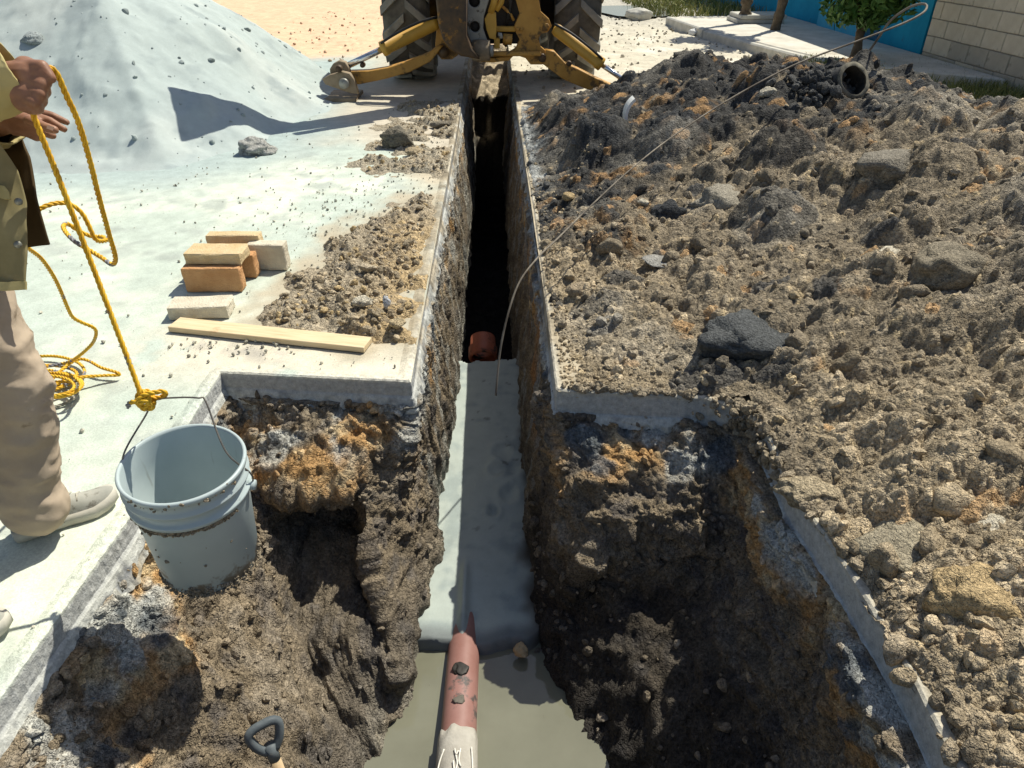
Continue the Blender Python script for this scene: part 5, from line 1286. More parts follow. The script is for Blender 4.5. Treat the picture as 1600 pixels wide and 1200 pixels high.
coil += [G(105, 566, .05), G(70, 573, .04), G(30, 577, .03)]
for k in range(6):
    cx, cy, ax_, ay_ = 72 + rg.uniform(-10, 10), 578 + 6 * k + rg.uniform(-5, 5), 52 + rg.uniform(-10, 10), 19 + rg.uniform(-5, 6)
    for j in range(9):
        a = -2.2 - j * 2 * math.pi / 9; coil.append(G(cx + ax_ * math.cos(a), cy - ay_ * math.sin(a), .010 + .010 * k + rg.uniform(0, .012)))
    if k == 2: coil += [G(120, 562, .055), G(160, 575, .04), G(183, 582, .03), G(186, 586, .02), G(160, 587, .03), G(110, 592, .05)]
rope = empty("rope", tuple(HND), "yellow twisted rope from the man's fist down to the bucket and a coil", "rope")
def rope_part(name, paths, mat, r=.0062): o = rope_obj(name, paths, mat, None, r); return rel(o, rope)
rope_part("strand", [spline(taut, .01), spline(over + coil, .01)], M_ROPE)
kc = np.array(knot)
kn = [kc + [.0, 0, .02], kc + [.018, -.012, .005], kc + [.004, -.02, -.014], kc + [-.018, -.008, -.008], kc + [-.014, .012, .010], kc + [.012, .014, .008], kc + [.022, -.004, -.012], kc + [.004, -.02, -.022], kc + [-.008, -.018, .002], kc + [.01, -.012, .018], kc + [.035, -.004, .020], kc + [.052, 0, .020], kc + [.054, .004, .008], kc + [.034, .004, -.002], kc + [.004, -.004, .002], kc + [-.016, -.014, .0], kc + [-.032, -.010, -.006], kc + [-.044, -.006, -.016], kc + [-.046, -.004, -.026]]
rope_part("knot", [spline(kn, .006), spline([kc + [.006, -.016, .008], kc + [.024, -.018, -.010], kc + [.012, -.012, -.026], kc + [-.006, -.014, -.014], kc + [.004, -.022, .004], kc + [.020, -.014, .004]], .006)], M_ROPE)
o = rope_obj("rope", [spline([G(40, 590, .02), G(70, 588, .03), G(105, 583, .03), G(118, 596, .03), G(121, 612, .012), G(116, 622, .008), G(95, 633, .007), G(60, 640, .007), G(20, 632, .007)], .01)], M_ROPEG)
tag(o, "dull grey rope end trailing from under the yellow coil", "rope")

# ------------------------------------------------------------------ shovel handle in the pit
M_DGRIP = plain("black_grip", (.07, .085, .095), (.14, .16, .17), 14, .6, .3, dirt=((.2, .19, .16), 20, .6))
M_SHAFT = plain("ash_wood", (.45, .33, .19), (.55, .42, .26), 20, .7, .2)
q0 = at_z(424, 1172, -.52); 
shv = empty("shovel", tuple(q0), "shovel with a black D grip and pale shaft leaning in the pit", "shovel")
dn = at_z(470, 1290, -.80) - q0; dn /= np.linalg.norm(dn); up_ = -dn
vw = q0 - CAM; vw /= np.linalg.norm(vw); sd = np.cross(dn, vw); sd /= np.linalg.norm(sd)
w_, h_ = .044, .092
put("grip", tube_mesh("grip", spline([up_ * .0 + sd * .012, up_ * .03 + sd * w_ * .75, up_ * h_ * .8 + sd * w_, up_ * h_ + sd * w_ * .6, up_ * h_ - sd * w_ * .6, up_ * h_ * .8 - sd * w_, up_ * .03 - sd * w_ * .75, -sd * .012], .008), .0135, 10), M_DGRIP, shv)
put("socket", tube_mesh("socket", [up_ * .02, dn * .035], [.019, .017], 12), M_DGRIP, shv)
put("shaft", tube_mesh("shaft", [dn * .03, dn * .85], .0165, 12), M_SHAFT, shv)
bl = np.array([-1, 1]); Vb = [dn * (.82 + .30 * v) + sd * u * .105 * (1 - .75 * max(0, v - .6)) + np.cross(sd, dn) * (.018 * u * u) for v in np.linspace(0, 1, 8) for u in np.linspace(-1, 1, 7)]
mb = np_mesh("blade", np.array(Vb), grid_faces(7, 8)); ob = put("blade", mb, M_GREY, shv); sm = ob.modifiers.new("s", 'SOLIDIFY'); sm.thickness = .004

# ------------------------------------------------------------------ concrete pipe piece on the heap, long flexible drain cable
M_MUDBK = plain("black_mud", (.03, .03, .03), (.075, .07, .062), 16, .8, .3, bd=.006, bs=.8); M_PIPEC = plain("concrete_pipe", (.07, .066, .055), (.30, .275, .21), 9, .9, .2)
pc = on_heap(1328, 150) + np.array([0, 0, .10])
cp = empty("concrete_pipe_piece", tuple(pc), "broken muddy pipe piece on the heap top, a cable coming out of it", "pipe")
me = lathe_mesh("ring", [(.100, .0), (.122, .0), (.127, .03), (.127, .32), (.100, .32), (.100, .0)], 36)
d = np.array([.22, -.80, .48]); me.transform(Vector(-d).to_track_quat('Z', 'Y').to_matrix().to_4x4()); put("ring", me, M_MUDBK, cp)
me = lathe_mesh("broken_rim", [(.098, -.005), (.124, -.005), (.128, .008), (.098, .008), (.098, -.005)], 36); V = np.array([v.co[:] for v in me.vertices]); j = .012 * perlin(V * 22, 571)
for v, jj in zip(me.vertices, j): v.co.z += jj
me.transform(Vector(-d).to_track_quat('Z', 'Y').to_matrix().to_4x4()); put("broken_rim", me, M_PIPEC, cp)
rp = pc + np.array([-.22, .02, -.05]); rn_ = np.random.default_rng(573)
pt = rp + rn_.normal(size=(160, 3)) * [.13, .10, .045]; pt2 = pc + np.array([0, .25, .05]) + rn_.normal(size=(120, 3)) * [.13, .10, .05]
pt = np.vstack([pt, pt2]); pt[:, 2] = heap(pt[:, 0], pt[:, 1], False)[0] + .01 + .05 * rn_.random(len(pt)); pt = pt[np.hypot(pt[:, 0] - pc[0], pt[:, 1] - pc[1] + .1) > .17]; scatter("mud_lump", pt - pc, (.010 + .035 * rn_.random(len(pt)) ** 2), np.array([.085, .085, .082]) * rn_.uniform(.6, 1.6, (len(pt), 1)), M_CLOD, cp, BL2, 575)
M_CABLE = plain("muddy_cable", (.09, .075, .06), (.28, .245, .195), 7, .8, .2)
cb = spline([pc + np.array([.0, .15, -.05]), at_d(1345, 98, 5.40), at_d(1372, 60, 5.25), at_d(1392, 32, 5.1), at_d(1420, 12, 5.0), at_d(1440, 6, 4.93), at_d(1448, 9, 4.9), at_d(1442, 20, 4.86), at_d(1410, 37, 4.82), at_d(1340, 64, 4.75), at_d(1240, 102, 4.62), at_d(1140, 155, 4.4), at_d(1050, 214, 4.1), at_d(985, 265, 3.82), at_d(925, 320, 3.55), at_d(872, 372, 3.3), at_d(840, 403, 3.14), at_d(812, 440, 3.04), at_d(794, 490, 3.00), at_d(782, 545, 3.0), at_d(776, 600, 3.02), at_d(775, 618, 3.03)], .02)
tt = np.linspace(0, 1, len(cb)); tag(put("drain_cable", tube_mesh("drain_cable", cb, np.interp(tt, [0, .3, .65, 1], [.011, .0065, .0042, .0045]), 8), M_CABLE), "long muddy cable looping from the pipe piece down into the trench", "cable")
pa = on_heap(985, 190); arc = [pa + np.array([.09 - .13 * math.cos(a), .02 * math.sin(a), .04 + .14 * math.sin(a)]) for a in np.linspace(-.9, 1.0, 18)]
V, F = [], []
for i, q_ in enumerate(arc):
    a = np.linspace(-.9, 1.0, 18)[i]; n_ = np.array([-math.cos(a), 0, math.sin(a)])
    V += [q_ + n_ * .012 + [0, -.05, 0], q_ - n_ * .008 + [0, -.05, 0], q_ - n_ * .008 + [0, .07, 0], q_ + n_ * .012 + [0, .07, 0]]
for i in range(len(arc) - 1):
    for j in range(4): F.append((i * 4 + j, i * 4 + (j + 1) % 4, i * 4 + 4 + (j + 1) % 4, i * 4 + 4 + j))
F += [(0, 1, 2, 3), (len(V) - 4, len(V) - 3, len(V) - 2, len(V) - 1)]
tag(put("pipe_shard", np_mesh("pipe_shard", np.array(V), np.array(F), smooth=False), M_WHITE), "curved pale pipe shard standing in the black soil near the digger", "pipe shard")

# ------------------------------------------------------------------ single stones and lumps
def hstone(px, py, size, col, label, cat, seed, lift=0, rot=0, rough=.3, squash=.75, name="stone"):
    p_ = on_heap(px, py, lift); stone(name, p_, size, M_CLOD, label, cat, seed, None, squash, rot, rough, col)
TN, GY, YL, PL, BKc = (.40, .33, .22), (.27, .245, .20), (.46, .345, .19), (.56, .51, .40), (.06, .063, .066)
hstone(1530, 930, (.115, .12, .10), YL, "broken yellowish rock, biggest on the near right of the heap", "rock", 601, -.02, .4, .42)
hstone(1430, 850, (.15, .12, .08), (.33, .29, .21), "flat grey-brown soil slab left of the pale round stone", "soil clod", 603, -.02, .2, .35)
hstone(1547, 820, (.055, .045, .04), PL, "smooth pale round stone on the right edge of the heap", "stone", 605, .0, .1, .2)
hstone(1268, 765, (.10, .07, .06), TN, "crumbly tan clod hanging over the right slab edge", "soil clod", 607, -.01, -.3, .4)
hstone(1480, 415, (.17, .13, .12), (.26, .225, .165), "big brown clod with a smooth shaded face in the heap", "soil clod", 609, -.03, .3, .35)
hstone(1400, 255, (.2, .15, .14), (.26, .235, .19), "large grey boulder of clay near the heap top", "clay boulder", 611, -.02, .2, .35)
hstone(1180, 520, (.18, .15, .12), (.10, .105, .105), "dark grey crumbly lump in the middle of the heap", "soil clod", 613, -.03, .1, .42)
hstone(1045, 340, (.12, .10, .10), BKc, "black angular mud lump beside the trench", "mud lump", 615, .0, .3, .4)
hstone(1130, 315, (.16, .16, .14), (.33, .30, .24), "tall pale-topped clod behind the black mud lump", "soil clod", 617, -.03, .5, .4)
hstone(1040, 408, (.14, .09, .035), (.35, .34, .31), "flat smooth grey piece of clay among the clods", "clay piece", 619, .0, -.3, .15, .6)
hstone(888, 312, (.05, .045, .04), YL, "yellow stone on the heap's edge beside the trench", "stone", 621, .01, .1, .25)
hstone(1005, 320, (.055, .045, .035), PL, "pale flat stone just left of the black mud lump", "stone", 623, .01, .4, .2)
hstone(1200, 150, (.07, .05, .05), PL, "white and orange stone high on the black part of the heap", "stone", 625, .02, .2, .3)
hstone(905, 455, (.075, .05, .04), (.36, .29, .20), "tan clod near the trench edge left of the big heap", "soil clod", 627, .0, .2, .35)
hstone(1390, 395, (.07, .05, .03), PL, "small pale flake lying on grey soil under the clay boulder", "stone", 629, .01, .8, .2, .5)
def lstone(px, py, size, col, label, cat, seed, z=.02, rough=.3, rot=0, mat=None, name="stone"):
    stone(name, at_z(px, py, z), size, mat or M_CLOD, label, cat, seed, None, .75, rot, rough, col)
lstone(566, 472, (.045, .035, .035), PL, "pale angular stone in the soil spill behind the plank", "stone", 641, .07)
lstone(603, 472, (.018, .03, .045), (.62, .64, .66), "crumpled whitish scrap standing beside the pale stone", "scrap", 643, .08, .4, name="scrap")
lstone(620, 505, (.04, .04, .035), (.52, .42, .26), "tan rounded stone at the right end of the plank", "stone", 645, .06)
lstone(490, 482, (.03, .025, .025), (.54, .44, .29), "small tan stone left of the pale angular one", "stone", 647, .02)
lstone(573, 418, (.045, .035, .03), (.50, .42, .30), "tan stone highest in the soil spill", "stone", 648, .08)
lstone(400, 232, (.18, .12, .10), (.44, .44, .41), "lone rough chunk of concrete at the foot of the sand pile", "concrete chunk", 649, .03, .45, .3, name="concrete_chunk")
lstone(622, 218, (.13, .10, .12), (.20, .18, .14), "dark earth clod on the slab left of the trench", "soil clod", 651, .06, .45, name="clod")
lstone(648, 238, (.07, .06, .05), (.42, .34, .22), "small orange tan clod beside the dark earth clod", "soil clod", 653, .03, .4, name="clod")
lstone(690, 195, (.09, .06, .06), (.24, .21, .16), "brown clod right at the trench edge near the digger", "soil clod", 655, .03, .4, name="clod")
lstone(52, 62, (.09, .08, .07), (.34, .38, .38), "round sand lump on the pile above the man's hand", "sand lump", 657, 1.0, .25, name="sand_lump")
q_ = bpy.data.objects["sand_lump"]
d_ = ray(52, 62); k_ = np.linspace(3, 9, 800); pp = CAM[None] + k_[:, None] * d_[None]; hh = sand(pp[:, 0], pp[:, 1]); i_ = np.argmax(pp[:, 2] < hh)
for o_ in bpy.data.objects:
    if o_.get('label', '').startswith("round sand lump"): o_.location = pp[i_]
# torn plastic membrane and broken flakes under the left slab edge
M_FOIL = plain("torn_membrane", (.14, .165, .18), (.30, .32, .32), 8, .6, .3, bd=.002)
r_ = np.random.default_rng(661)
MEMB = ("largest torn grey membrane scrap hanging in the middle under the left slab edge", "small torn scrap hanging just below the largest membrane scrap", "torn membrane scrap tight under the slab right of the largest one", "membrane scrap hanging low beside the trench corner on the left",
        "torn membrane scrap left of the largest one, close under the slab", "tiny pale flake leftmost under the slab edge behind the bucket", "lowest small membrane scrap, above the dark hollow in the pit wall", "grey membrane scrap sticking out of orange soil at the near left slab edge",
        "torn dark membrane scrap under the right slab edge beside the trench", "small membrane scrap just below the dark one on the right pit wall", "membrane flake at the left slab corner next to the trench")
for k, (px_, py_, sz, z_) in enumerate(((500, 655, .075, -.2), (520, 690, .05, -.27), (548, 640, .07, -.19), (570, 690, .05, -.28), (455, 640, .045, -.17), (430, 632, .035, -.16), (512, 720, .04, -.33), (128, 1100, .055, -.26), (900, 668, .06, -.2), (920, 690, .045, -.26), (585, 625, .05, -.18))):
    c_ = at_z(px_, py_, z_); c_[1] -= .015; nv_ = 7
    U, W = np.meshgrid(np.linspace(-1, 1, nv_), np.linspace(-1, 1, nv_)); U, W = U.ravel(), W.ravel()
    an = r_.uniform(-.6, .6); rad_ = 1 + .35 * perlin(np.stack([U * 1.3 + k * 5, W * 1.3, 0 * U], 1), 663)
    x_, z2 = (U * math.cos(an) - W * math.sin(an)) * sz * .6 * rad_, (U * math.sin(an) + W * math.cos(an)) * sz * rad_
    y_ = .03 * perlin(np.stack([U + k, W, 0 * U], 1) * 1.4, 665) - .25 * z2 + (.25 * sz * W * (k % 2))
    o_ = put("membrane_scrap", np_mesh("membrane_scrap", np.stack([x_, y_, z2], 1), grid_faces(nv_, nv_)), M_FOIL, None, tuple(c_)); o_.modifiers.new("s", 'SOLIDIFY').thickness = .003
    tag(o_, MEMB[k], "scrap", "torn membrane scraps")

# ------------------------------------------------------------------ the man at the left edge
M_SKIN, t, b = new_mat("skin", .5, .35)
n = noise_node(t, 22, 5); r = ramp(t, n.outputs[0], [(.3, (.235, .115, .068)), (.7, (.33, .175, .11))]); t.links.new(r.outputs[0], b.inputs['Base Color'])
b.inputs['Subsurface Weight'].default_value = .06; b.inputs['Subsurface Radius'].default_value = (.01, .004, .002)
f = noise_node(t, 160, 4); bump(t, b, f.outputs[0], .3, .001)
M_NAIL = plain("fingernail", (.50, .33, .27), (.55, .38, .31), 20, .35, .4)
M_JACK = plain("olive_jacket", (.23, .195, .095), (.33, .285, .15), 6, .85, .15, bd=.002, dirt=((.34, .31, .18), 5, .56))
M_SLEEV = plain("khaki_yellow_sleeve", (.42, .35, .15), (.50, .43, .21), 6, .85, .15, bd=.002)
M_LINE = plain("dark_brown_lining", (.055, .036, .016), (.085, .058, .028), 6, .85, .15, bd=.002)
M_TROU = plain("beige_trousers", (.39, .31, .225), (.48, .395, .30), 5, .85, .15, bd=.003, dirt=((.20, .15, .10), 5, .60))
M_SHOE = plain("dusty_grey_shoe", (.26, .265, .235), (.38, .375, .33), 10, .85, .2, bd=.002, dirt=((.16, .15, .125), 14, .55))
M_SOLE = plain("pale_shoe_sole", (.42, .40, .33), (.52, .50, .43), 12, .8, .2)
M_HAIR = plain("black_hair", (.012, .01, .008), (.03, .025, .02), 40, .5)
def capsule(bm, a, b_, r0, r1, n=12, m=5):
    a, b_ = np.array(a, float), np.array(b_, float); d = b_ - a; L = np.linalg.norm(d); d = d / max(L, 1e-9)
    u = np.cross(d, [0, 0, 1.0] if abs(d[2]) < .9 else [1.0, 0, 0]); u /= np.linalg.norm(u); v = np.cross(d, u)
    rings = []
    for c, r, s in ((a, r0, -1), (b_, r1, 1)):
        an = np.linspace(-math.pi / 2, 0, m) if s < 0 else np.linspace(0, math.pi / 2, m)
        for q in an:
            cc, rr_ = c + d * r * math.sin(q), max(r * math.cos(q), r * .02)
            rings.append([bm.verts.new(cc + rr_ * (math.cos(k) * u + math.sin(k) * v)) for k in np.arange(n) * 2 * math.pi / n])
    for i in range(len(rings) - 1):
        for k in range(n): bm.faces.new((rings[i][k], rings[i][(k + 1) % n], rings[i + 1][(k + 1) % n], rings[i + 1][k]))
    bm.faces.new(rings[0][::-1]); bm.faces.new(rings[-1])
def merged(name, caps, voxel, smooth, mat, parent, fac=.5):
    """one continuous skin over overlapping tapered limbs"""
    bm = bmesh.new()
    for c in caps: capsule(bm, *c)
    me = from_bm(bm, name); o = put(name, me); rm = o.modifiers.new("r", 'REMESH'); rm.mode = 'VOXEL'; rm.voxel_size = voxel
    s = o.modifiers.new("s", 'SMOOTH'); s.iterations = smooth; s.factor = fac
    m2 = baked(o, name); bpy.data.objects.remove(o)
    for p_ in m2.polygons: p_.use_smooth = True
    m2.materials.clear(); o = put(name, m2, mat); 
    if parent is not None: rel(o, parent)
    return o
man = empty("person", (-1.36, 1.5, 0), "man in olive jacket, beige trousers and dusty shoes holding the yellow rope", "person")
A = lambda *q: np.array(q, float)
fist = at_d(56, 135, 1.50)
wristR = at_d(18, 122, 1.50); elbR = A(-1.34, 1.50, 1.16); shR = A(-1.60, 1.40, 1.40)
wristL = at_d(14, 188, 1.63); elbL = A(-1.42, 1.92, 1.08); shL = A(-1.58, 1.80, 1.40)
neck0, head = A(-1.57, 1.61, 1.47), A(-1.50, 1.62, 1.66)
hipR, hipL = A(-1.42, 1.40, .90), A(-1.36, 1.63, .90)
kneeL, ankL = A(-1.270, 1.60, .53), A(-1.365, 1.565, .10)
kneeR, ankR = A(-1.42, 1.27, .49), A(-1.44, 1.13, .10)
caps = [(hipR, hipL, .13, .13), ((hipR + hipL) / 2, A(-1.58, 1.56, 1.15), .15, .14), (A(-1.58, 1.56, 1.15), A(-1.62, 1.60, 1.34), .14, .14), (shR, shL, .075, .075), (A(-1.60, 1.6, 1.38), neck0, .08, .058), (neck0, head - A(0.02, 0, .06), .056, .058),
        (head + A(0, 0, .015), head + A(-.025, 0, .02), .088, .09), (head + A(.02, 0, -.06), head + A(.055, 0, -.085), .062, .042), (head + A(.085, 0, -.02), head + A(.103, 0, -.035), .013, .016), (head + A(.07, 0, -.075), head + A(.087, 0, -.075), .024, .02),
        (head + A(-.01, .082, -.015), head + A(-.015, .092, .01), .018, .02), (head + A(-.01, -.082, -.015), head + A(-.015, -.092, .01), .018, .02), (head + A(.07, .035, .02), head + A(.07, -.035, .02), .026, .026),
        (shR, elbR, .058, .043), (elbR, wristR, .043, .030), (shL, elbL, .058, .043), (elbL, wristL, .043, .027),
        (hipR, kneeR, .09, .06), (kneeR, ankR, .058, .038), (hipL, kneeL, .09, .06), (kneeL, ankL, .058, .038)]
# right fist seen from the back: palm, knuckles curled round the rope, thumb pinching on top
def HP(x, y, d): return at_d(x, y, d)
caps += [(HP(22, 122, 1.49), HP(48, 118, 1.48), .034, .031), (HP(22, 140, 1.49), HP(50, 148, 1.48), .034, .027), (HP(40, 104, 1.485), HP(60, 112, 1.475), .022, .020), (HP(36, 160, 1.485), HP(52, 166, 1.48), .020, .018)]
fr = []
for (kx, ky, mx, my, tx, ty, r_) in ((66, 116, 72, 128, 60, 138, .0125), (66, 132, 70, 143, 56, 150, .0130), (62, 147, 65, 158, 52, 162, .0125), (55, 160, 60, 170, 46, 172, .0115)):
    kn_, md, tp = HP(kx, ky, 1.462), HP(mx, my, 1.485), HP(tx, ty, 1.515)
    fr += [(HP(40, ky - 4, 1.475), kn_, r_ * 1.15, r_ * 1.1), (kn_, md, r_ * 1.08, r_), (md, tp, r_, r_ * .85)]
caps += fr
caps += [(HP(42, 104, 1.475), HP(66, 104, 1.46), .016, .0135), (HP(66, 104, 1.46), HP(79, 122, 1.465), .0135, .0115)]
# left hand behind it, fingers stretched to the right
caps += [(wristL, HP(36, 190, 1.63), .027, .026), (HP(22, 186, 1.63), HP(50, 192, 1.62), .026, .020), (HP(24, 200, 1.63), HP(44, 204, 1.625), .018, .014)]
caps += [(HP(46, 188, 1.60), HP(66, 197, 1.59), .0125, .0115), (HP(66, 197, 1.59), HP(85, 203, 1.59), .0112, .0098),
         (HP(48, 180, 1.64), HP(78, 189, 1.645), .0115, .0100), (HP(78, 189, 1.645), HP(100, 202, 1.65), .0098, .0082),
         (HP(52, 174, 1.66), HP(82, 181, 1.67), .0115, .0098), (HP(82, 181, 1.67), HP(104, 191, 1.68), .0095, .0080),
         (HP(46, 200, 1.62), HP(66, 206, 1.62), .0120, .0105), (HP(66, 206, 1.62), HP(82, 212, 1.62), .0102, .0090), (HP(34, 202, 1.64), HP(58, 214, 1.63), .013, .011)]
body = merged("body", caps, .0036, 4, M_SKIN, man)
nl = np.array([[at_d(78 + 10 * u * math.cos(.35) - 6 * v * math.sin(.35), 199.5 + 10 * u * math.sin(.35) + 6 * v * math.cos(.35), 1.581 - .001 * (1 - u * u)) for u in np.linspace(-.5, .6, 5)] for v in np.linspace(-.5, .5, 4)]).reshape(-1, 3)
rel(put("fingernail", np_mesh("fingernail", nl, grid_faces(5, 4)), M_NAIL), man)
# head details
rel(merged("hair", [(head + A(-.02, 0, .055), head + A(-.035, 0, .05), .086, .09), (head + A(-.05, 0, -.01), head + A(-.05, 0, .03), .078, .085)], .006, 4, M_HAIR, None), man)
for s in (-1, 1): rel(put("eye", lathe_mesh("eye", [(.0, -.011), (.008, -.008), (.011, 0), (.008, .008), (0, .011)], 12), M_HAIR), man).location += Vector(head + A(.083, s * .033, -.002))

# clothing, cloth over the limbs with folds
def cloth(name, caps, voxel, smooth, mat, parent, fold, freq, seed, cut=None, flat=None):
    o = merged(name, caps, voxel, smooth, mat, None, .6); me = o.data; nv = len(me.vertices)
    co = np.zeros(nv * 3); me.vertices.foreach_get("co", co); co = co.reshape(-1, 3); no = np.zeros(nv * 3); me.vertices.foreach_get("normal", no); no = no.reshape(-1, 3)
    q = co * np.array([1, 1, 1.5]) + .35 * co[:, [2, 2, 0]]; q = q + .05 * np.stack([perlin(co * 5, seed + 5), perlin(co * 5, seed + 6), perlin(co * 5, seed + 7)], 1)
    d = fold * (ridge(q, freq, 3, seed) * .7 + .6 * fbm(co, freq * .6, 3, seed + 3)); co2 = co + no * d[:, None]; me.vertices.foreach_set("co", co2.astype(np.float32).ravel()); me.update()
    if cut is not None:
        bm = bmesh.new(); bm.from_mesh(me)
        for pt_, nr in cut:
            bmesh.ops.bisect_plane(bm, geom=bm.verts[:] + bm.edges[:] + bm.faces[:], plane_co=pt_, plane_no=nr, clear_outer=True)
        bm.to_mesh(me); bm.free()
        sm_ = o.modifiers.new("s", 'SOLIDIFY'); sm_.thickness = .005
    return rel(o, parent)
trou = [(hipR, hipL, .15, .15), (hipR + A(0, 0, .08), hipL + A(0, 0, .08), .15, .15)]
for h_, k_, a_ in ((hipR, kneeR, ankR), (hipL, kneeL, ankL)):
    mid_ = k_ * .45 + a_ * .55
    trou += [(h_, k_, .108, .080), (k_, mid_, .080, .074), (mid_, a_ + A(0, 0, .07), .074, .080), (a_ + A(.012, 0, .07), a_ + A(.02, 0, .02), .080, .082)]
cloth("trousers", trou, .009, 6, M_TROU, man, .011, 6.5, 701, cut=[(Vector((0, 0, .052)), Vector((0, 0, -1)))])
jk = [(A(-1.53, 1.42, .84), A(-1.50, 1.70, .84), .17, .17), (A(-1.55, 1.42, 1.0), A(-1.54, 1.72, 1.0), .17, .17), (A(-1.59, 1.45, 1.2), A(-1.58, 1.72, 1.2), .165, .165), (A(-1.61, 1.42, 1.37), A(-1.60, 1.78, 1.37), .10, .10), (A(-1.6, 1.6, 1.4), A(-1.58, 1.6, 1.44), .10, .085)]
cloth("jacket", jk, .010, 6, M_JACK, man, .012, 6, 711, cut=[(Vector((0, 0, .79)), Vector((0, 0, -1))), (Vector((0, 0, 1.485)), Vector((0, 0, 1)))])
for nm, s_, e_, w_ in (("sleeve", shR, elbR, wristR), ("sleeve", shL, elbL, wristL)):
    dirw = (w_ - e_) / np.linalg.norm(w_ - e_); endp = w_ + dirw * (.018 if s_ is shR else -.03)
    big_ = .064 if s_ is shR else .05
    cloth(nm, [(s_, e_, .088, .07), (e_, endp - dirw * .03, .072, big_), (endp - dirw * .05, endp + dirw * .06, big_, big_ * .98)], .007, 5, M_SLEEV, man, .008, 9, 721, cut=[(Vector(endp), Vector(dirw))])
# open jacket fronts hanging forward: near front panel and the far one showing its dark lining
def panel(name, rows, mat, thick, seed, fold=.01, parent=man):
    """rows of points (photo x, y, depth) top to bottom"""
    R = np.array([[at_d(*q) for q in row] for row in rows]); nr, nc = R.shape[:2]
    U = np.linspace(0, 1, 28); W = np.linspace(0, 1, 44)
    G1 = np.stack([np.stack([np.interp(W, np.linspace(0, 1, nr), R[:, j, k]) for k in range(3)], 1) for j in range(nc)], 1)
    G2 = np.stack([np.stack([np.interp(U, np.linspace(0, 1, nc), G1[i, :, k]) for k in range(3)], 1) for i in range(len(W))], 0)
    V = G2.reshape(-1, 3); V = V + fold * (fbm(V * np.array([1, 1, .4]), 8, 3, seed)[:, None]) * np.array([.2, -1, .1])
    o = put(name, np_mesh(name, V, grid_faces(28, 44)), mat); o.modifiers.new("s", 'SOLIDIFY').thickness = thick; return rel(o, parent)
panel("jacket_front_far", [[(-60, 160, 1.78), (10, 176, 1.74), (22, 184, 1.72)], [(-60, 240, 1.76), (20, 235, 1.72), (46, 245, 1.70)], [(-60, 300, 1.76), (30, 295, 1.72), (58, 308, 1.70)], [(-60, 350, 1.76), (40, 345, 1.74), (70, 352, 1.72)], [(-60, 384, 1.76), (45, 386, 1.75), (78, 382, 1.74)]], M_LINE, .006, 731, .012)
near = panel("jacket_front_near", [[(-90, 205, 1.56), (-25, 205, 1.56), (0, 222, 1.57)], [(-90, 270, 1.57), (-5, 270, 1.56), (28, 268, 1.57)], [(-90, 330, 1.58), (5, 330, 1.57), (41, 320, 1.58)], [(-90, 400, 1.60), (10, 400, 1.585), (45, 395, 1.59)], [(-90, 450, 1.61), (10, 452, 1.60), (42, 450, 1.60)]], M_JACK, .006, 733, .016)
M_BTN = plain("metal_button", (.20, .20, .16), (.3, .3, .25), 20, .45, .5, .5)
for bx, by in ((28, 382), (29, 315)):
    c_ = at_d(bx, by, 1.565); vw_ = (CAM - c_) / np.linalg.norm(CAM - c_); put("button", tube_mesh("button", [A(0, 0, 0), vw_ * .004], [.0085, .0075], 14), M_BTN, near).location = Vector(c_) - man.location
panel("pocket_flap", [[(-4, 290, 1.553), (8, 291, 1.550), (15, 300, 1.552)], [(-4, 308, 1.552), (9, 312, 1.548), (17, 312, 1.551)]], M_SLEEV, .005, 735, .004)
panel("hem_band", [[(-70, 440, 1.592), (8, 441, 1.583), (42, 440, 1.588)], [(-70, 452, 1.594), (8, 455, 1.585), (42, 453, 1.59)]], M_SLEEV, .004, 737, .004)
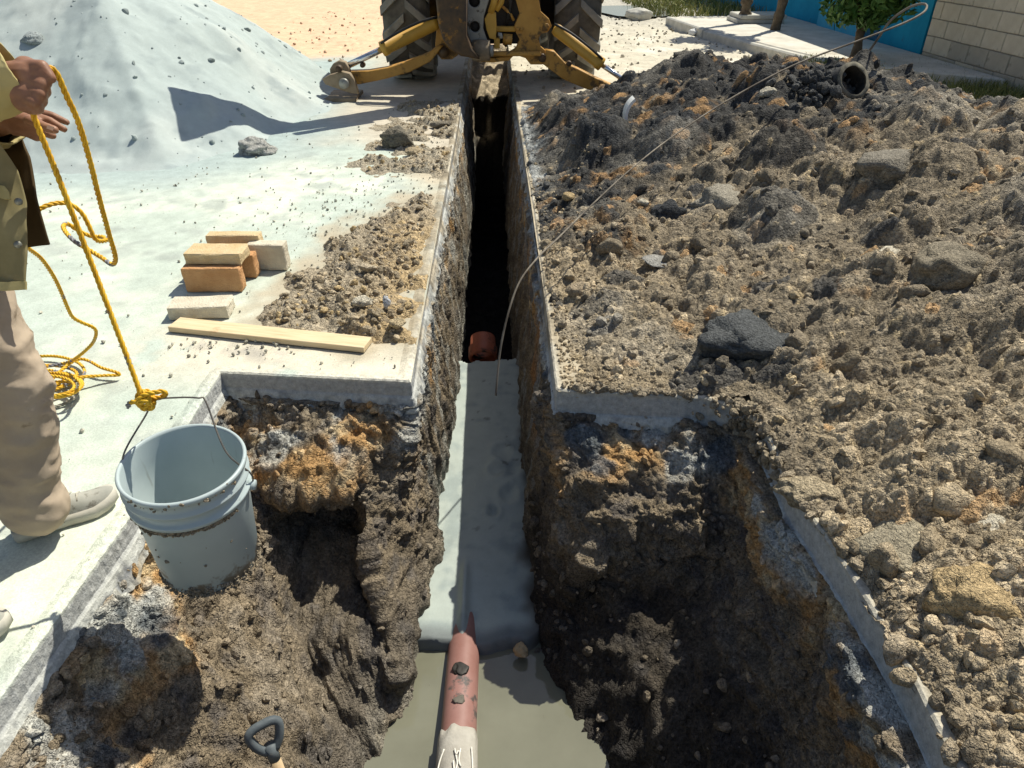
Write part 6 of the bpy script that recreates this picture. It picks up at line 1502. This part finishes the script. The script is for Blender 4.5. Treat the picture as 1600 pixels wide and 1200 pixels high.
# shoes
def shoe(heel, toe, parent):
    heel, toe = np.array(heel, float), np.array(toe, float); L = np.hypot(*(toe - heel)[:2]); a = math.atan2(toe[1] - heel[1], toe[0] - heel[0])
    e = empty("shoe", (heel[0], heel[1], 0), None, None, rz=a); e.parent = parent; e.location = Vector((heel[0], heel[1], .004)) - parent.location
    xs_ = np.array([0, .02, .08, .2, .35, .5, .62, .75, .86, .94, 1.0]) * L; wd = np.array([.018, .030, .035, .036, .034, .037, .044, .047, .042, .030, .010]); ht = np.array([.06, .09, .105, .11, .105, .088, .072, .060, .052, .044, .030])
    bm = bmesh.new(); rings = []
    for x_, w_, h_ in zip(xs_, wd, ht):
        lift = .018 * max(0, x_ / L - .78) / .22
        rings.append([bm.verts.new((x_, w_ * math.cos(q) * (1 if math.sin(q) < .2 else .9), .026 + lift + (h_ - .026) * max(math.sin(q), 0) + .0 * q)) for q in np.linspace(0, math.pi, 13)])
    for i in range(len(rings) - 1):
        for k in range(12): bm.faces.new((rings[i][k], rings[i][k + 1], rings[i + 1][k + 1], rings[i + 1][k]))
    bm.faces.new(rings[0]); bm.faces.new(rings[-1][::-1]); bmesh.ops.recalc_face_normals(bm, faces=bm.faces)
    o = put("upper", from_bm(bm, "upper", True), M_SHOE, e); o.modifiers.new("s", 'SUBSURF').levels = 1; o.modifiers["s"].render_levels = 2
    bm = bmesh.new(); rings = []
    for x_, w_ in zip(xs_, wd):
        lift = .018 * max(0, x_ / L - .78) / .22; w2 = w_ + .006
        rings.append([bm.verts.new(q) for q in ((x_, -w2, lift), (x_, -w2 - .001, .020 + lift), (x_, -w2 + .004, .034 + lift), (x_, w2 - .004, .034 + lift), (x_, w2 + .001, .020 + lift), (x_, w2, lift))])
    for i in range(len(rings) - 1):
        for k in range(6): bm.faces.new((rings[i][k], rings[i][(k + 1) % 6], rings[i + 1][(k + 1) % 6], rings[i + 1][k]))
    bm.faces.new(rings[0]); bm.faces.new(rings[-1][::-1]); bmesh.ops.recalc_face_normals(bm, faces=bm.faces); put("sole", from_bm(bm, "sole", True), M_SOLE, e)
    for j in range(4):
        x_ = L * (.42 + .07 * j); z_ = np.interp(x_, xs_, ht) + .003
        put("lace", tube_mesh("lace", [(x_, -.022, z_ - .012), (x_ + .006, 0, z_), (x_ + .012, .022, z_ - .012)], .003, 6), M_SOLE, e)
    me = tube_mesh("groove", [(L * .16, -.0445, .018), (L * .46, -.0425, .022)], .0035, 6); put("groove", me, M_DARK, e)
hl, tl = at_z(22, 856, .0), at_z(186, 792, .0); dv = (tl - hl); dv /= np.linalg.norm(dv)
shoe(hl + np.array([-.02, .04, 0]), tl + np.array([-.012, .035, 0]), man)
tr_ = at_z(22, 985, 0); shoe(tr_ + np.array([-.285, -.03, 0]), tr_ + np.array([.0, .0, 0]), man)
